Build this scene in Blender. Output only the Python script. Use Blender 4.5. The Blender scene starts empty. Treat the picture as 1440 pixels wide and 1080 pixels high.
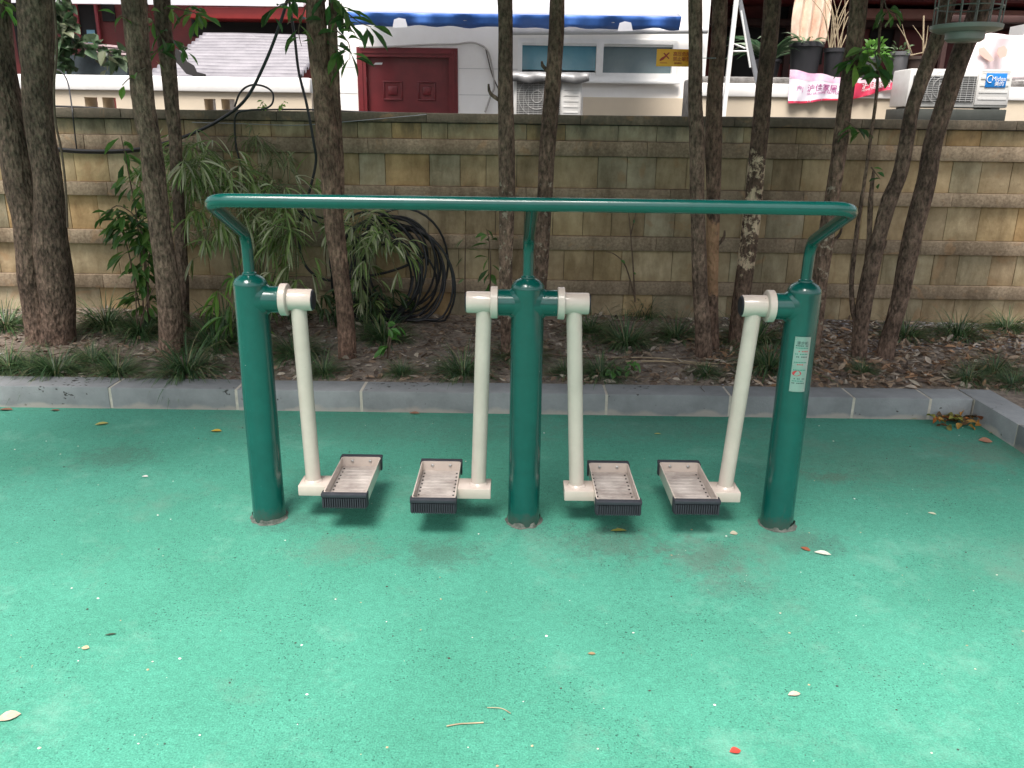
import bpy, math, random
from mathutils import Vector, noise, Matrix
R = math.radians
PI = math.pi
rnd = random.Random(7)
sc = bpy.context.scene
col = sc.collection

# ------------------------------------------------------------------ camera
F_PX, PITCH, ROLL, CX, CD, CH = 1149.0, .3047, .01364, -.049, 2.712, 1.379
cam_d = bpy.data.cameras.new('camera'); cam = bpy.data.objects.new('camera', cam_d); col.objects.link(cam)
cam_d.sensor_fit = 'HORIZONTAL'; cam_d.sensor_width = 36.0; cam_d.lens = 36.0 * F_PX / 1440.0
cam_d.clip_start = .05; cam_d.clip_end = 400
cam.matrix_world = Matrix.Translation((CX, -CD, CH)) @ Matrix.Rotation(PI/2 - PITCH, 4, 'X') @ Matrix.Rotation(ROLL, 4, 'Z')
sc.camera = cam

# ------------------------------------------------------------------ light
SUN_EL, SUN_AZ = R(66), R(196)
world = bpy.data.worlds.new('World'); sc.world = world; world.use_nodes = True
nt = world.node_tree; bg = nt.nodes['Background']
sky = nt.nodes.new('ShaderNodeTexSky'); sky.sky_type = 'NISHITA'; sky.sun_disc = False
sky.sun_elevation = SUN_EL; sky.sun_rotation = SUN_AZ; sky.dust_density = 4.0; sky.air_density = 1.0; sky.ozone_density = .6
hs = nt.nodes.new('ShaderNodeHueSaturation'); hs.inputs['Saturation'].default_value = .35
nt.links.new(sky.outputs[0], hs.inputs['Color']); nt.links.new(hs.outputs[0], bg.inputs['Color'])
bg.inputs['Strength'].default_value = .115
sd = bpy.data.lights.new('sun', 'SUN'); sd.energy = 3.3; sd.angle = R(28); sd.color = (1, .93, .88)
so = bpy.data.objects.new('sun', sd); col.objects.link(so)
sdir = Vector((math.sin(SUN_AZ)*math.cos(SUN_EL), math.cos(SUN_AZ)*math.cos(SUN_EL), math.sin(SUN_EL)))
so.rotation_euler = sdir.to_track_quat('Z', 'Y').to_euler()
sc.view_settings.view_transform = 'Standard'; sc.view_settings.look = 'None'
sc.view_settings.gamma = 1; sc.view_settings.exposure = 1.12
sc.render.engine = 'CYCLES'

# ------------------------------------------------------------------ layout helpers: read a place off the survey photo at a real depth
def _ray(u, v):
    a, b = (u-720)/F_PX, (v-540)/F_PX
    c, s = math.cos(ROLL), math.sin(ROLL)
    px = c*a + s*b; py = -s*a + c*b
    c, s = math.cos(PITCH), math.sin(PITCH)
    return Vector((px, c - py*s, -s - py*c))
def W(u, v, y):
    r = _ray(u, v); return Vector((CX, -CD, CH)) + r*((y+CD)/r.y)
def G(u, v, z):
    r = _ray(u, v); return Vector((CX, -CD, CH)) + r*((z-CH)/r.z)
def zc(p): return (p.y+CD)*math.cos(PITCH) + (CH-p.z)*math.sin(PITCH)
def soil_z(x, y):
    return .098 + .028*(y-1.3) + .022*noise.noise(Vector((x*1.6, y*1.6, 3))) + .008*noise.noise(Vector((x*9, y*9, 1)))

# ------------------------------------------------------------------ materials
def M(name, base, rough=.7, metal=0., var=None, scale=8., bump=0., bscale=60., coat=0., detail=6., sp=.5, col2=None, attr=False, trans=0., stretch=None):
    m = bpy.data.materials.new(name); m.use_nodes = True; t = m.node_tree; N = t.nodes; L = t.links
    b = N['Principled BSDF']
    b.inputs['Roughness'].default_value = rough; b.inputs['Metallic'].default_value = metal
    b.inputs['Coat Weight'].default_value = coat; b.inputs['Coat Roughness'].default_value = .08
    b.inputs['Specular IOR Level'].default_value = sp
    tc = N.new('ShaderNodeTexCoord'); oi = N.new('ShaderNodeObjectInfo')
    vm = N.new('ShaderNodeVectorMath'); vm.operation = 'ADD'; mul = N.new('ShaderNodeMath'); mul.operation = 'MULTIPLY'; mul.inputs[1].default_value = 37.
    L.new(oi.outputs['Random'], mul.inputs[0]); L.new(tc.outputs['Object'], vm.inputs[0]); L.new(mul.outputs[0], vm.inputs[1])
    vec = vm.outputs[0]
    if stretch:
        mp = N.new('ShaderNodeMapping'); mp.inputs['Scale'].default_value = stretch; L.new(vec, mp.inputs['Vector']); vec = mp.outputs[0]
    nz = N.new('ShaderNodeTexNoise'); nz.inputs['Scale'].default_value = scale; nz.inputs['Detail'].default_value = detail; nz.inputs['Roughness'].default_value = .65
    L.new(vec, nz.inputs['Vector'])
    c2 = col2 or tuple(c*(1-(var or .15)) for c in base)
    rp = N.new('ShaderNodeValToRGB'); rp.color_ramp.elements[0].position = .32; rp.color_ramp.elements[1].position = .68
    rp.color_ramp.elements[0].color = (*c2, 1); rp.color_ramp.elements[1].color = (*base, 1)
    L.new(nz.outputs['Fac'], rp.inputs['Fac']); out = rp.outputs['Color']
    if attr:
        at = N.new('ShaderNodeAttribute'); at.attribute_name = 'Col'
        mx = N.new('ShaderNodeMix'); mx.data_type = 'RGBA'; mx.blend_type = 'MULTIPLY'; mx.inputs['Factor'].default_value = 1
        L.new(out, mx.inputs[6]); L.new(at.outputs['Color'], mx.inputs[7]); out = mx.outputs[2]
    L.new(out, b.inputs['Base Color'])
    if bump:
        nb = N.new('ShaderNodeTexNoise'); nb.inputs['Scale'].default_value = bscale; nb.inputs['Detail'].default_value = 5; L.new(vec, nb.inputs['Vector'])
        bp = N.new('ShaderNodeBump'); bp.inputs['Strength'].default_value = bump; bp.inputs['Distance'].default_value = .01
        L.new(nb.outputs['Fac'], bp.inputs['Height']); L.new(bp.outputs[0], b.inputs['Normal'])
    if trans:
        ts = N.new('ShaderNodeBsdfTranslucent'); L.new(out, ts.inputs['Color'])
        ms = N.new('ShaderNodeMixShader'); ms.inputs[0].default_value = trans
        L.new(b.outputs[0], ms.inputs[1]); L.new(ts.outputs[0], ms.inputs[2]); L.new(ms.outputs[0], N['Material Output'].inputs[0])
    m['p'] = 1
    return m

green = M('green_paint', (.003, .078, .064), .22, coat=.4, col2=(.0025, .064, .052), scale=14, bump=.05, bscale=25)
def weather(m, lowz=None, cc=(.30, .33, .30, 1)):
    t = m.node_tree; N = t.nodes; L = t.links; b = N['Principled BSDF']; src = b.inputs['Base Color'].links[0].from_socket
    tc = N.new('ShaderNodeTexCoord'); n = N.new('ShaderNodeTexNoise'); n.inputs['Scale'].default_value = 75; n.inputs['Detail'].default_value = 3; L.new(tc.outputs['Object'], n.inputs[0])
    r = N.new('ShaderNodeMapRange'); r.inputs[1].default_value = .765; r.inputs[2].default_value = .78; r.inputs[4].default_value = .8; L.new(n.outputs[0], r.inputs[0])
    mx = N.new('ShaderNodeMix'); mx.data_type = 'RGBA'; L.new(r.outputs[0], mx.inputs[0]); L.new(src, mx.inputs[6]); mx.inputs[7].default_value = cc
    out = mx.outputs[2]
    n2 = N.new('ShaderNodeTexNoise'); n2.inputs['Scale'].default_value = 16; n2.inputs['Detail'].default_value = 8; n2.inputs['Roughness'].default_value = .8; L.new(tc.outputs['Object'], n2.inputs[0])
    r3 = N.new('ShaderNodeMapRange'); r3.inputs[1].default_value = .35; r3.inputs[2].default_value = .7; r3.inputs[3].default_value = .13; r3.inputs[4].default_value = .27; L.new(n2.outputs[0], r3.inputs[0]); L.new(r3.outputs[0], b.inputs['Roughness'])
    if lowz:
        sx = N.new('ShaderNodeSeparateXYZ'); L.new(tc.outputs['Object'], sx.inputs[0])
        w = N.new('ShaderNodeMath'); w.operation = 'MULTIPLY_ADD'; L.new(n2.outputs[0], w.inputs[0]); w.inputs[1].default_value = -.16; L.new(sx.outputs[2], w.inputs[2])
        r2 = N.new('ShaderNodeMapRange'); r2.inputs[1].default_value = lowz-.04; r2.inputs[2].default_value = lowz-.075; r2.inputs[4].default_value = .75; L.new(w.outputs[0], r2.inputs[0])
        m2 = N.new('ShaderNodeMix'); m2.data_type = 'RGBA'; L.new(r2.outputs[0], m2.inputs[0]); L.new(out, m2.inputs[6]); m2.inputs[7].default_value = (.04, .055, .045, 1); out = m2.outputs[2]
    L.new(out, b.inputs['Base Color'])
weather(green, .02)
cream = M('cream_paint', (.55, .475, .415), .36, coat=.15, col2=(.49, .42, .365), scale=11, bump=.04, bscale=60)
weather(cream, None, (.20, .15, .12, 1))
cream_worn = M('cream_worn', (.50, .455, .42), .5, col2=(.24, .205, .185), scale=11, bump=.1, bscale=90)
rubber = M('black_rubber', (.03, .032, .042), .6, var=.3, scale=40)
blackcap = M('black_cap', (.012, .013, .02), .45)
steel = M('steel', (.55, .55, .53), .35, metal=.9)
grime_shade = M('post_grime_shade', (.035, .05, .04), .9, col2=(.15, .16, .14), scale=40, bump=.6, bscale=120)  # post foot dirt, with contact shadow put into the dark colour
soilm = M('soil', (.32, .26, .205), .95, col2=(.10, .078, .06), scale=26, bump=.9, bscale=70, detail=9)
litter_m = M('dry_leaf', (1, 1, 1), .75, col2=(.75, .7, .65), scale=60, attr=True, trans=.15)
leaf_m = M('leaf', (1, 1, 1), .42, col2=(.7, .75, .7), scale=25, attr=True, trans=.35)
crown_m = M('crown_leaf', (1, .95, .9), .45, col2=(.7, .7, .65), scale=25, attr=True, trans=.2)
grass_m = M('grass_blade', (1, 1, 1), .4, col2=(.6, .65, .6), scale=12, attr=True, trans=.15)
cable_m = M('black_cable', (.016, .016, .018), .45, var=.3)
whitewall = M('white_wall', (.87, .86, .83), .8, col2=(.80, .78, .75), scale=2.5, bump=.1, bscale=40)
beigewall = M('beige_wall', (.62, .53, .40), .85, col2=(.56, .48, .37), scale=3, bump=.1, bscale=40)
maroon = M('maroon_door', (.17, .018, .022), .4, col2=(.125, .013, .017), scale=9, coat=.2)
redwood = M('red_painted_wood', (.16, .018, .016), .6, col2=(.09, .014, .013), scale=4, bump=.2)
darkwood = M('dark_wood', (.055, .02, .016), .75, var=.5, scale=6)
darkgap = M('dark_interior', (.015, .014, .014), .9)
whitepvc = M('white_pvc', (.85, .85, .83), .4, col2=(.76, .76, .74), scale=9)
bluecloth = M('blue_tarpaulin', (.035, .12, .42), .5, col2=(.06, .17, .52), scale=5, bump=.3, bscale=8)
whitecloth = M('white_tarpaulin', (.8, .8, .82), .6, col2=(.72, .73, .76), scale=3, bump=.3, bscale=7, trans=.5)
glass_m = M('window_glass', (.08, .24, .32), .08, col2=(.14, .34, .42), scale=2.2, sp=.8)
glass2_m = M('window_glass_grey', (.10, .15, .17), .1, col2=(.17, .23, .24), scale=1.6, sp=.8)
acm = M('ac_casing', (.62, .62, .60), .45, col2=(.52, .51, .48), scale=7)
acgr = M('ac_grille', (.40, .40, .385), .6)
acdark = M('ac_grille_dark', (.17, .17, .165), .7)
orange = M('orange_sign', (.90, .40, .03), .45, col2=(.84, .35, .02), scale=12)
signred = M('sign_red', (.42, .03, .01), .5)
blue_label = M('blue_label', (.01, .20, .60), .4)
whiteink = M('white_ink', (.85, .85, .85), .5)
magenta = M('magenta_ink', (.45, .05, .25), .6)
pinkc = M('pink_cloth', (.75, .35, .55), .7, col2=(.80, .70, .78), scale=9)
redc = M('red_cloth', (.62, .03, .06), .6, col2=(.50, .03, .10), scale=6)
potm = M('dark_pot', (.022, .022, .026), .5, var=.3)
potgrey = M('grey_pot', (.12, .12, .125), .6)
potbrown = M('brown_pot', (.05, .03, .022), .6)
greyconc = M('grey_concrete', (.20, .19, .18), .9, col2=(.07, .065, .06), scale=16, bump=.6)
slabm = M('dark_slab', (.055, .06, .052), .8, col2=(.035, .04, .034), scale=8)
cagem = M('birdcage_metal', (.15, .16, .14), .45, metal=.2)
cagetray = M('birdcage_tray', (.24, .255, .23), .4)
galv = M('galvanised', (.30, .31, .33), .45, metal=.5)
roofm = M('corrugated_sheet', (.20, .19, .21), .5, col2=(.09, .085, .10), scale=3, bump=.1)
tiled_red = M('roof_red', (.30, .025, .022), .55)
asphalt = M('asphalt', (.06, .06, .06), .95, scale=30)
straw = M('dry_stalk', (.42, .34, .22), .8, col2=(.25, .19, .12), scale=20)
twigm = M('twig_bark', (.16, .11, .075), .85, col2=(.08, .05, .035), scale=30)
skinc = M('printed_skin', (.74, .50, .42), .6)

def bark(name, c1, c2, patch=None, z0=0, z1=0, thr=.5, pscale=9.):
    m = bpy.data.materials.new(name); m.use_nodes = True; t = m.node_tree; N = t.nodes; L = t.links; b = N['Principled BSDF']
    b.inputs['Roughness'].default_value = .9; b.inputs['Specular IOR Level'].default_value = .2
    tc = N.new('ShaderNodeTexCoord'); mp = N.new('ShaderNodeMapping'); mp.inputs['Scale'].default_value = (1, 1, .45); L.new(tc.outputs['Object'], mp.inputs[0])
    n1 = N.new('ShaderNodeTexNoise'); n1.inputs['Scale'].default_value = 60; n1.inputs['Detail'].default_value = 8; n1.inputs['Roughness'].default_value = .7; L.new(mp.outputs[0], n1.inputs[0])
    n2 = N.new('ShaderNodeTexNoise'); n2.inputs['Scale'].default_value = 7; n2.inputs['Detail'].default_value = 4; L.new(tc.outputs['Object'], n2.inputs[0])
    rp = N.new('ShaderNodeValToRGB'); e = rp.color_ramp.elements; e[0].position = .38; e[1].position = .62; e[0].color = (c2[0], c2[1]*.93, c2[2]*.95, 1); e[1].color = (c1[0]*1.08, c1[1]*.97, c1[2], 1); L.new(n1.outputs[0], rp.inputs[0])
    rp2 = N.new('ShaderNodeValToRGB'); e = rp2.color_ramp.elements; e[0].position = .35; e[1].position = .7; e[0].color = (.55, .52, .48, 1); e[1].color = (1.15, 1.1, 1.0, 1); L.new(n2.outputs[0], rp2.inputs[0])
    mx = N.new('ShaderNodeMix'); mx.data_type = 'RGBA'; mx.blend_type = 'MULTIPLY'; mx.inputs[0].default_value = 1; L.new(rp.outputs[0], mx.inputs[6]); L.new(rp2.outputs[0], mx.inputs[7])
    out = mx.outputs[2]
    vo = N.new('ShaderNodeTexVoronoi'); vo.inputs['Scale'].default_value = 55; L.new(mp.outputs[0], vo.inputs['Vector'])
    hm = N.new('ShaderNodeMath'); hm.operation = 'ADD'; L.new(n1.outputs[0], hm.inputs[0]); L.new(vo.outputs['Distance'], hm.inputs[1])
    if patch:
        n3 = N.new('ShaderNodeTexNoise'); n3.inputs['Scale'].default_value = pscale; n3.inputs['Detail'].default_value = 9; n3.inputs['Roughness'].default_value = .72; L.new(tc.outputs['Object'], n3.inputs[0])
        sx = N.new('ShaderNodeSeparateXYZ'); L.new(tc.outputs['Object'], sx.inputs[0])
        mr = N.new('ShaderNodeMapRange'); mr.inputs[1].default_value = z0-.12; mr.inputs[2].default_value = z0+.12; L.new(sx.outputs[2], mr.inputs[0])
        mr2 = N.new('ShaderNodeMapRange'); mr2.inputs[1].default_value = z1+.12; mr2.inputs[2].default_value = z1-.12; L.new(sx.outputs[2], mr2.inputs[0])
        m1 = N.new('ShaderNodeMath'); m1.operation = 'MULTIPLY'; L.new(mr.outputs[0], m1.inputs[0]); L.new(mr2.outputs[0], m1.inputs[1])
        m2 = N.new('ShaderNodeMath'); m2.operation = 'MULTIPLY_ADD'; L.new(m1.outputs[0], m2.inputs[0]); m2.inputs[1].default_value = .45; L.new(n3.outputs[0], m2.inputs[2])
        m3 = N.new('ShaderNodeMapRange'); m3.inputs[1].default_value = .45+thr-.02; m3.inputs[2].default_value = .45+thr+.02; L.new(m2.outputs[0], m3.inputs[0])
        mx2 = N.new('ShaderNodeMix'); mx2.data_type = 'RGBA'; L.new(m3.outputs[0], mx2.inputs[0]); L.new(out, mx2.inputs[6])
        rp3 = N.new('ShaderNodeValToRGB'); e = rp3.color_ramp.elements; e[0].position = .4; e[1].position = .6; e[0].color = (*[c*.72 for c in patch], 1); e[1].color = (*patch, 1); L.new(n2.outputs[0], rp3.inputs[0])
        L.new(rp3.outputs[0], mx2.inputs[7]); out = mx2.outputs[2]
    L.new(out, b.inputs['Base Color'])
    bp = N.new('ShaderNodeBump'); bp.inputs['Strength'].default_value = 1.; bp.inputs['Distance'].default_value = .022; L.new(hm.outputs[0], bp.inputs['Height']); L.new(bp.outputs[0], b.inputs['Normal'])
    return m
bark_grey = bark('bark_grey_brown', (.37, .29, .225), (.11, .085, .066))
bark_warm = bark('bark_warm_brown', (.40, .285, .215), (.13, .092, .072))
bark_dark = bark('bark_dark', (.30, .235, .185), (.09, .072, .058))
bark_strip = bark('bark_with_bare_strip', (.31, .23, .175), (.10, .075, .06), (.50, .29, .17), .42, .98, .40, 4.)
bark_birch = bark('bark_flaking_cream', (.25, .19, .145), (.08, .062, .05), (.80, .62, .43), .52, 1.34, .50, 15.)
bark_pale = bark('bark_light_patches', (.35, .265, .205), (.11, .085, .066), (.50, .41, .31), .2, 1.2, .58, 20.)

# ------------------------------------------------------------------ mesh builder
class MB:
    def __init__(s): s.v = []; s.f = []; s.c = []; s.col = (1, 1, 1)
    def face(s, idx): s.f.append(idx); s.c.append(s.col)
    def box(s, x0, x1, y0, y1, z0, z1, bev=0.):
        if bev > 0: return s.bbox(x0, x1, y0, y1, z0, z1, bev)
        n = len(s.v)
        s.v += [(x0,y0,z0),(x1,y0,z0),(x1,y1,z0),(x0,y1,z0),(x0,y0,z1),(x1,y0,z1),(x1,y1,z1),(x0,y1,z1)]
        for q in ((0,3,2,1),(4,5,6,7),(0,1,5,4),(1,2,6,5),(2,3,7,6),(3,0,4,7)): s.face([n+i for i in q])
    def bbox(s, x0, x1, y0, y1, z0, z1, b):
        import bmesh
        bm = bmesh.new(); bmesh.ops.create_cube(bm, size=1)
        for v in bm.verts: v.co = Vector(((x0+x1)/2+v.co.x*(x1-x0), (y0+y1)/2+v.co.y*(y1-y0), (z0+z1)/2+v.co.z*(z1-z0)))
        bmesh.ops.bevel(bm, geom=bm.edges[:], offset=b, segments=2, affect='EDGES', profile=.5)
        n = len(s.v); bm.verts.index_update()
        s.v += [tuple(v.co) for v in bm.verts]
        for f in bm.faces: s.face([n+v.index for v in f.verts])
        bm.free()
    def rings(s, rings, cap=True):
        n = len(s.v); k = len(rings[0])
        for r in rings: s.v += [tuple(p) for p in r]
        for i in range(len(rings)-1):
            for j in range(k):
                a = n+i*k+j; b = n+i*k+(j+1) % k
                s.face([a, b, b+k, a+k])
        if cap:
            s.face([n+j for j in range(k)][::-1]); m = n+(len(rings)-1)*k; s.face([m+j for j in range(k)])
    def tube(s, pts, rad, seg=10, cap=True, sub=0):
        pts = [Vector(p) for p in pts]
        rad = rad if isinstance(rad, (list, tuple)) else [rad]*len(pts)
        if sub:
            P, Q = [], []
            for i in range(len(pts)-1):
                p0 = pts[max(i-1, 0)]; p1 = pts[i]; p2 = pts[i+1]; p3 = pts[min(i+2, len(pts)-1)]
                for k in range(sub):
                    t = k/sub
                    P.append(.5*((2*p1)+(p2-p0)*t+(2*p0-5*p1+4*p2-p3)*t*t+(3*p1-p0-3*p2+p3)*t*t*t)); Q.append(rad[i]*(1-t)+rad[i+1]*t)
            P.append(pts[-1]); Q.append(rad[-1]); pts, rad = P, Q
        rs = []; up = None
        for i, p in enumerate(pts):
            t = (pts[min(i+1, len(pts)-1)]-pts[max(i-1, 0)])
            if t.length < 1e-9: t = Vector((0, 0, 1))
            t.normalize()
            if up is None: up = t.orthogonal().normalized()
            up = (up - t*up.dot(t))
            if up.length < 1e-6: up = t.orthogonal()
            up.normalize()
            w = t.cross(up)
            rs.append([p+(up*math.cos(2*PI*j/seg)+w*math.sin(2*PI*j/seg))*rad[i] for j in range(seg)])
        s.rings(rs, cap)
    def lathe(s, prof, c, ax='z', seg=40, cap=True):
        rs = []
        for r, h in prof:
            ring = []
            for j in range(seg):
                a = 2*PI*j/seg; q = (r*math.cos(a), r*math.sin(a))
                if ax == 'z': ring.append((c[0]+q[0], c[1]+q[1], c[2]+h))
                elif ax == 'x': ring.append((c[0]+h, c[1]+q[0], c[2]+q[1]))
                else: ring.append((c[0]-q[0], c[1]+h, c[2]+q[1]))
            rs.append(ring)
        s.rings(rs, cap)
    def poly(s, pts):
        n = len(s.v); s.v += [tuple(p) for p in pts]; s.face([n+i for i in range(len(pts))])
    def prism(s, pts, d):                      # pts: planar polygon, d: thickness vector
        n = len(s.v); k = len(pts); d = Vector(d)
        s.v += [tuple(p) for p in pts]+[tuple(Vector(p)+d) for p in pts]
        s.face([n+i for i in range(k)][::-1]); s.face([n+k+i for i in range(k)])
        for i in range(k): s.face([n+i, n+(i+1) % k, n+k+(i+1) % k, n+k+i])
    def leaf(s, p, d, L, w, droop=.3, fold=.25, roll=None, st=(0., .55, 1., .8, .0), c=None):
        p = Vector(p); d = Vector(d).normalized()
        side = d.cross(Vector((0, 0, 1)))
        if side.length < .05: side = Vector((1, 0, 0))
        side.normalize(); a = rnd.uniform(-.9, .9) if roll is None else roll
        side = Matrix.Rotation(a, 3, d) @ side; up = side.cross(d)
        if c: s.col = c
        n = len(s.v); k = len(st); q = p.copy(); dd = d.copy(); step = L/(k-1)
        for i, ww in enumerate(st):
            h = w*.5*ww
            s.v += [tuple(q-side*h+up*h*fold*2), tuple(q), tuple(q+side*h+up*h*fold*2)]
            dd = (dd+Vector((0, 0, -droop/(k-1)))).normalized(); q = q+dd*step
        for i in range(k-1):
            a0 = n+3*i
            s.face([a0, a0+1, a0+4, a0+3]); s.face([a0+1, a0+2, a0+5, a0+4])
    def build(s, name, mat, parent=None, smooth=True, ang=35):
        me = bpy.data.meshes.new(name); me.from_pydata(s.v, [], s.f)
        at = me.color_attributes.new('Col', 'FLOAT_COLOR', 'CORNER')
        buf = []
        for f, c in zip(s.f, s.c): buf += [c[0], c[1], c[2], 1.]*len(f)
        at.data.foreach_set('color', buf)
        me.materials.append(mat)
        if smooth:
            me.polygons.foreach_set('use_smooth', [True]*len(me.polygons))
            try: me.set_sharp_from_angle(angle=R(ang))
            except Exception: pass
        me.update()
        o = bpy.data.objects.new(name, me); col.objects.link(o)
        if parent: o.parent = parent
        return o

def tag(o, label=None, cat=None, group=None, kind=None):
    if label: o['label'] = label
    if cat: o['category'] = cat
    if group: o['group'] = group
    if kind: o['kind'] = kind
    return o
def empty(name, loc=(0, 0, 0)):
    o = bpy.data.objects.new(name, None); o.location = loc; col.objects.link(o); o.empty_display_size = .1; return o
def rebase(root, loc):
    """put the root empty at the thing's base while its children keep their places"""
    root.location = loc
    for ch in root.children:
        ch.matrix_parent_inverse = Matrix.Translation(-Vector(loc))
    return root
def text(name, body, h, mat, parent, loc, rot=(PI/2, 0, 0), ext=.0008, align='LEFT', sx=1.):
    cu = bpy.data.curves.new(name+'_curve', 'FONT'); cu.body = body; cu.size = h; cu.extrude = ext; cu.align_x = align; cu.align_y = 'CENTER'
    cu.resolution_u = 3
    o = bpy.data.objects.new(name+'_tmp', cu); col.objects.link(o)
    dg = bpy.context.evaluated_depsgraph_get(); dg.update()
    me = bpy.data.meshes.new_from_object(o.evaluated_get(dg)); me.name = name
    bpy.data.objects.remove(o); bpy.data.curves.remove(cu)
    mt = Matrix.Translation(loc) @ (Matrix.Rotation(rot[2], 4, 'Z') @ Matrix.Rotation(rot[1], 4, 'Y') @ Matrix.Rotation(rot[0], 4, 'X')) @ Matrix.Diagonal((sx, 1, 1, 1))
    me.transform(mt); me.materials.clear(); me.materials.append(mat)
    q = bpy.data.objects.new(name, me); col.objects.link(q)
    if parent: q.parent = parent
    return q

# ------------------------------------------------------------------ ground
def ground_mat():
    m = bpy.data.materials.new('green_rubber_granules'); m.use_nodes = True; t = m.node_tree; N = t.nodes; L = t.links; b = N['Principled BSDF']
    tc = N.new('ShaderNodeTexCoord'); P = tc.outputs['Object']
    def nz(s, d=4, r=.6, vec=P):
        n = N.new('ShaderNodeTexNoise'); n.inputs['Scale'].default_value = s; n.inputs['Detail'].default_value = d; n.inputs['Roughness'].default_value = r; L.new(vec, n.inputs[0]); return n.outputs[0]
    def ramp(v, a, b_, ca, cb):
        r = N.new('ShaderNodeValToRGB'); e = r.color_ramp.elements; e[0].position = a; e[1].position = b_; e[0].color = (*ca, 1); e[1].color = (*cb, 1); L.new(v, r.inputs[0]); return r.outputs[0]
    def mix(f, a, c, mode='MIX'):
        x = N.new('ShaderNodeMix'); x.data_type = 'RGBA'; x.blend_type = mode
        if isinstance(f, float): x.inputs[0].default_value = f
        else: L.new(f, x.inputs[0])
        L.new(a, x.inputs[6])
        if isinstance(c, tuple): x.inputs[7].default_value = (*c, 1)
        else: L.new(c, x.inputs[7])
        return x.outputs[2]
    def mrange(v, a, b_, lo=0., hi=1.):
        r = N.new('ShaderNodeMapRange'); r.inputs[1].default_value = a; r.inputs[2].default_value = b_; r.inputs[3].default_value = lo; r.inputs[4].default_value = hi; L.new(v, r.inputs[0]); return r.outputs[0]
    def mth(op, a, c):
        x = N.new('ShaderNodeMath'); x.operation = op
        for i, q in enumerate((a, c)):
            if isinstance(q, (int, float)): x.inputs[i].default_value = q
            else: L.new(q, x.inputs[i])
        return x.outputs[0]
    base = ramp(nz(1.3, 5), .3, .7, (.050, .238, .162), (.076, .322, .230))
    grain = ramp(nz(210, 3, .6), .36, .66, (.66, .70, .70), (1.18, 1.14, 1.15))
    c = mix(1., base, grain, 'MULTIPLY')
    mid = ramp(nz(45, 5, .75), .35, .65, (.84, .84, .84), (1.10, 1.10, 1.10)); c = mix(1., c, mid, 'MULTIPLY')
    # dark pinholes clustered
    pin = mrange(nz(120, 3, .5), .61, .66); cl = mrange(nz(4, 6, .7), .42, .60, .12, 1.); c = mix(mth('MULTIPLY', pin, cl), c, (.012, .06, .045))
    # pale worn scuffs and dust
    sc1 = mrange(nz(2.3, 10, .78), .54, .72, 0, .6); c = mix(sc1, c, (.17, .36, .28))
    gr = mrange(nz(1.7, 7, .7), .56, .70, 0, .45); c = mix(gr, c, (.13, .22, .17))
    # wear and dirt at fixed places, with cast shade painted into the dark ones (x, y, radius, strength)
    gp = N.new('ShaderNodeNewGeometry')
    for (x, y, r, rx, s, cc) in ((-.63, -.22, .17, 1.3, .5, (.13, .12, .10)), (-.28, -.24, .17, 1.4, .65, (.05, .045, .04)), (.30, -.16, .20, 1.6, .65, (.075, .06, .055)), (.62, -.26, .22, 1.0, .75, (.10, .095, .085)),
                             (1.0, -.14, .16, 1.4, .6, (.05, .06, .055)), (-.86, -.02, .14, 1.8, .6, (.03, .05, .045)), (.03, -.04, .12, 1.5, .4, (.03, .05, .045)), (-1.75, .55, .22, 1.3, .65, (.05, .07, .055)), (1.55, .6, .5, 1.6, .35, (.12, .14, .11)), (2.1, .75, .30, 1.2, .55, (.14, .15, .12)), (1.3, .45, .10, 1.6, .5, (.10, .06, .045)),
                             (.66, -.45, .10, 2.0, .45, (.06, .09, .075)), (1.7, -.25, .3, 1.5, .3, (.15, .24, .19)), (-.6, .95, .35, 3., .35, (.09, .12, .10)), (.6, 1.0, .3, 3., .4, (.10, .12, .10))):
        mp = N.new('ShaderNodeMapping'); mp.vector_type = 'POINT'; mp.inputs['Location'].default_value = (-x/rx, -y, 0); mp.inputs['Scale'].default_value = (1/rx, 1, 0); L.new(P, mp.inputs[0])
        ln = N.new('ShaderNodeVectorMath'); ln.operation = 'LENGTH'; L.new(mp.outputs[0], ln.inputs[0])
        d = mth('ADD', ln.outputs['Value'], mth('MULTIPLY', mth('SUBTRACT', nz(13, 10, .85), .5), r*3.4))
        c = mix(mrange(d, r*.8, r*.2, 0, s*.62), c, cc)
    L.new(c, b.inputs['Base Color'])
    b.inputs['Roughness'].default_value = .72; b.inputs['Specular IOR Level'].default_value = .35
    bp = N.new('ShaderNodeBump'); bp.inputs['Strength'].default_value = .55; bp.inputs['Distance'].default_value = .004
    L.new(mth('ADD', nz(210, 3, .6), mth('MULTIPLY', nz(25, 4), 1.2)), bp.inputs['Height']); L.new(bp.outputs[0], b.inputs['Normal'])
    return m
g = MB(); g.box(-60, 60, -60, 60, -.3, -.02); tag(g.build('ground', asphalt), kind='structure')
KY = 1.17   # kerb face
KX = 2.265  # side kerb face
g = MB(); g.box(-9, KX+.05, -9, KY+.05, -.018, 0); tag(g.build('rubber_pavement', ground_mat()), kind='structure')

# soil bed
def soil(name, x0, x1, y0, y1, st):
    g = MB(); nx = int((x1-x0)/st); ny = int((y1-y0)/st)
    for j in range(ny+1):
        for i in range(nx+1):
            x = x0+(x1-x0)*i/nx; y = y0+(y1-y0)*j/ny; z = soil_z(x, y)
            if y < 1.42: z = min(z, .10)
            g.v.append((x, y, z))
    for j in range(ny):
        for i in range(nx):
            a = j*(nx+1)+i; g.face([a, a+1, a+nx+2, a+nx+1])
    return tag(g.build(name, soilm), kind='structure')
soil('soil', -7, 7, KY+.14, 2.84, .035)
soil('soil', KX+.13, 7, -3, KY+.14, .1)

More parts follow.
